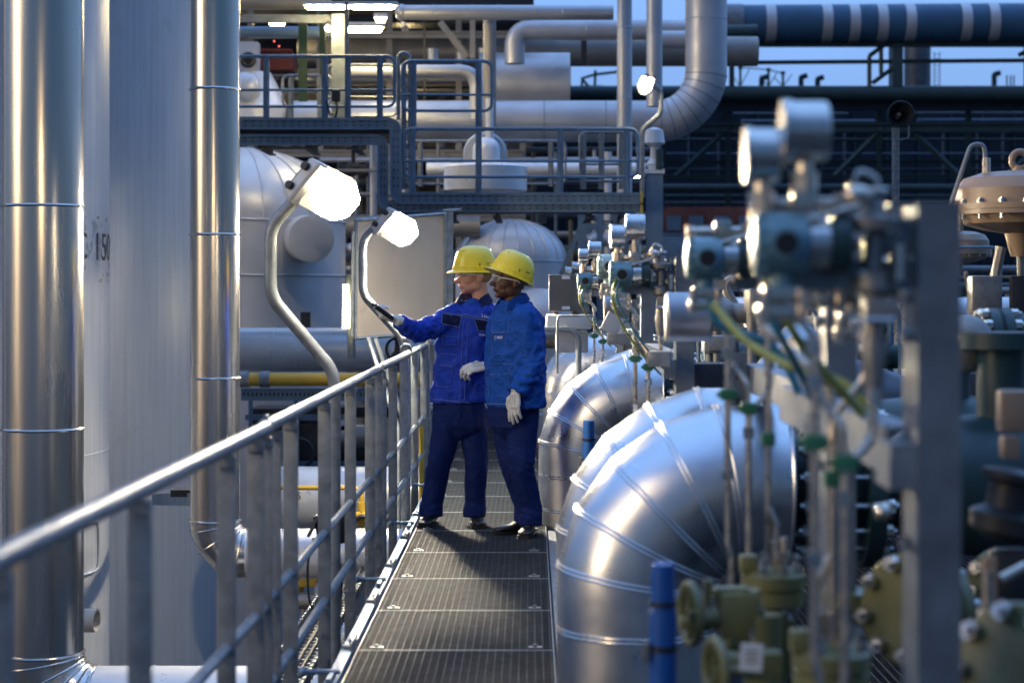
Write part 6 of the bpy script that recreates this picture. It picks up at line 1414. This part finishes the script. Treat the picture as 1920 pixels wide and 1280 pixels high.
m = MB(); torso(m, [(U(967, 762), .208, .150, yb_), (U(967, 745), .212, .150, yb_)]+ringsB[2:-1]+[(U(963, 564), .084, .08, yb_)], 40)
limb(m, [B['shL']-V((.01, 0, -.01)), B['elL'], B['wrL']+V((.004, 0, .0))], [.086, .074, .056], 6, 22, True); limb(m, [B['shR'], B['elR'], B['wrR']+V((0, 0, .02))], [.08, .066, .05], 6, 22, True)
m.ell(B['shL']+V((-.02, .03, .02)), (.08, .08, .075))
jk = remesh(m, .0062, 3, .5, folds(.019, 7.0, 8.1, (1, 1, 1.1), [(B['elL'], .14, .006, (.3, 0, 1)), (B['wrL']+V((0, 0, .08)), .09, .010, (.2, 0, 1)), (U(950, 640), .1, .003, (.7, 0, .7)), (U(1000, 620), .1, .004, (.9, 0, .3))]))
trB = BVHTree.FromBMesh(jk.bm); jacket2 = jk.build('jacket', M['jacket2'], man2, 60)
collar(U(961, 563, 0), .080, 0, M['jacket2'], jacket2, R(80), R(180+35), .05, .055)
outline(trB, [(924, 604, 0), (956, 598, 0), (954, 622, 0), (922, 622, 0)], 'chest_pocket_flap', M['jacket2'], jacket2)
outline(trB, [(923, 624, 0), (950, 624, 0), (948, 664, 0), (922, 664, 0)], 'chest_pocket', M['jacket2'], jacket2)
outline(trB, [(916, 682, 0), (960, 682, 0), (954, 700, 0), (913, 702, 0)], 'side_pocket_flap', M['jacket2'], jacket2)
outline(trB, [(915, 704, 0), (955, 702, 0), (953, 742, 0), (916, 742, 0)], 'side_pocket', M['jacket2'], jacket2)
cloth_text(trB, '□▪BASF', 926, 635, 5.5, 11.8, jacket2, 'logo_lettering', 0, wscale=.62)
strip_along(trB, (914, 757, 0), (955, 757, 0), .0018, 'hem_stitching', M['thread'], jacket2)
tr = trousers(B, man2, [(U(962, 745), .17, .13, yb_), (U(962, 778), .178, .14, yb_), (U(962, 798), .17, .135, yb_), (U(962, 812), .13, .10, yb_), (U(962, 826), .06, .06, yb_)], [.104, .095, .082, .075, .074], 12.3, [(B['knL'], .10, .007, (.5, 0, 1)), (B['knR'], .09, .005, (.3, 0, 1)), (B['anL']+V((0, 0, .05)), .08, .009, (.1, 0, 1)), (U(945, 790), .07, .005, (.8, 0, .4))])
tr.build('trousers', M['trous'], man2, 60)
shoe(V((B['anR'].x+.045, 11.93, 0)), V((B['anR'].x-.20, 11.82, 0)), man2); shoe(V((B['anL'].x, 11.88, 0)), V((B['anL'].x-.04, 11.62, 0)), man2)
hand(B['wrL']+V((-.003, 0, .004)), V((-.12, -.08, -1)), V((.55, .8, 0)), man2, (.18, .2, .24, .28), -1, .5, 1.05)
hand(B['wrR'], V((-.1, -.05, -1)), V((.5, -.6, 0)), man2, (.2, .2, .3, .3), -1, .5, 1.0)
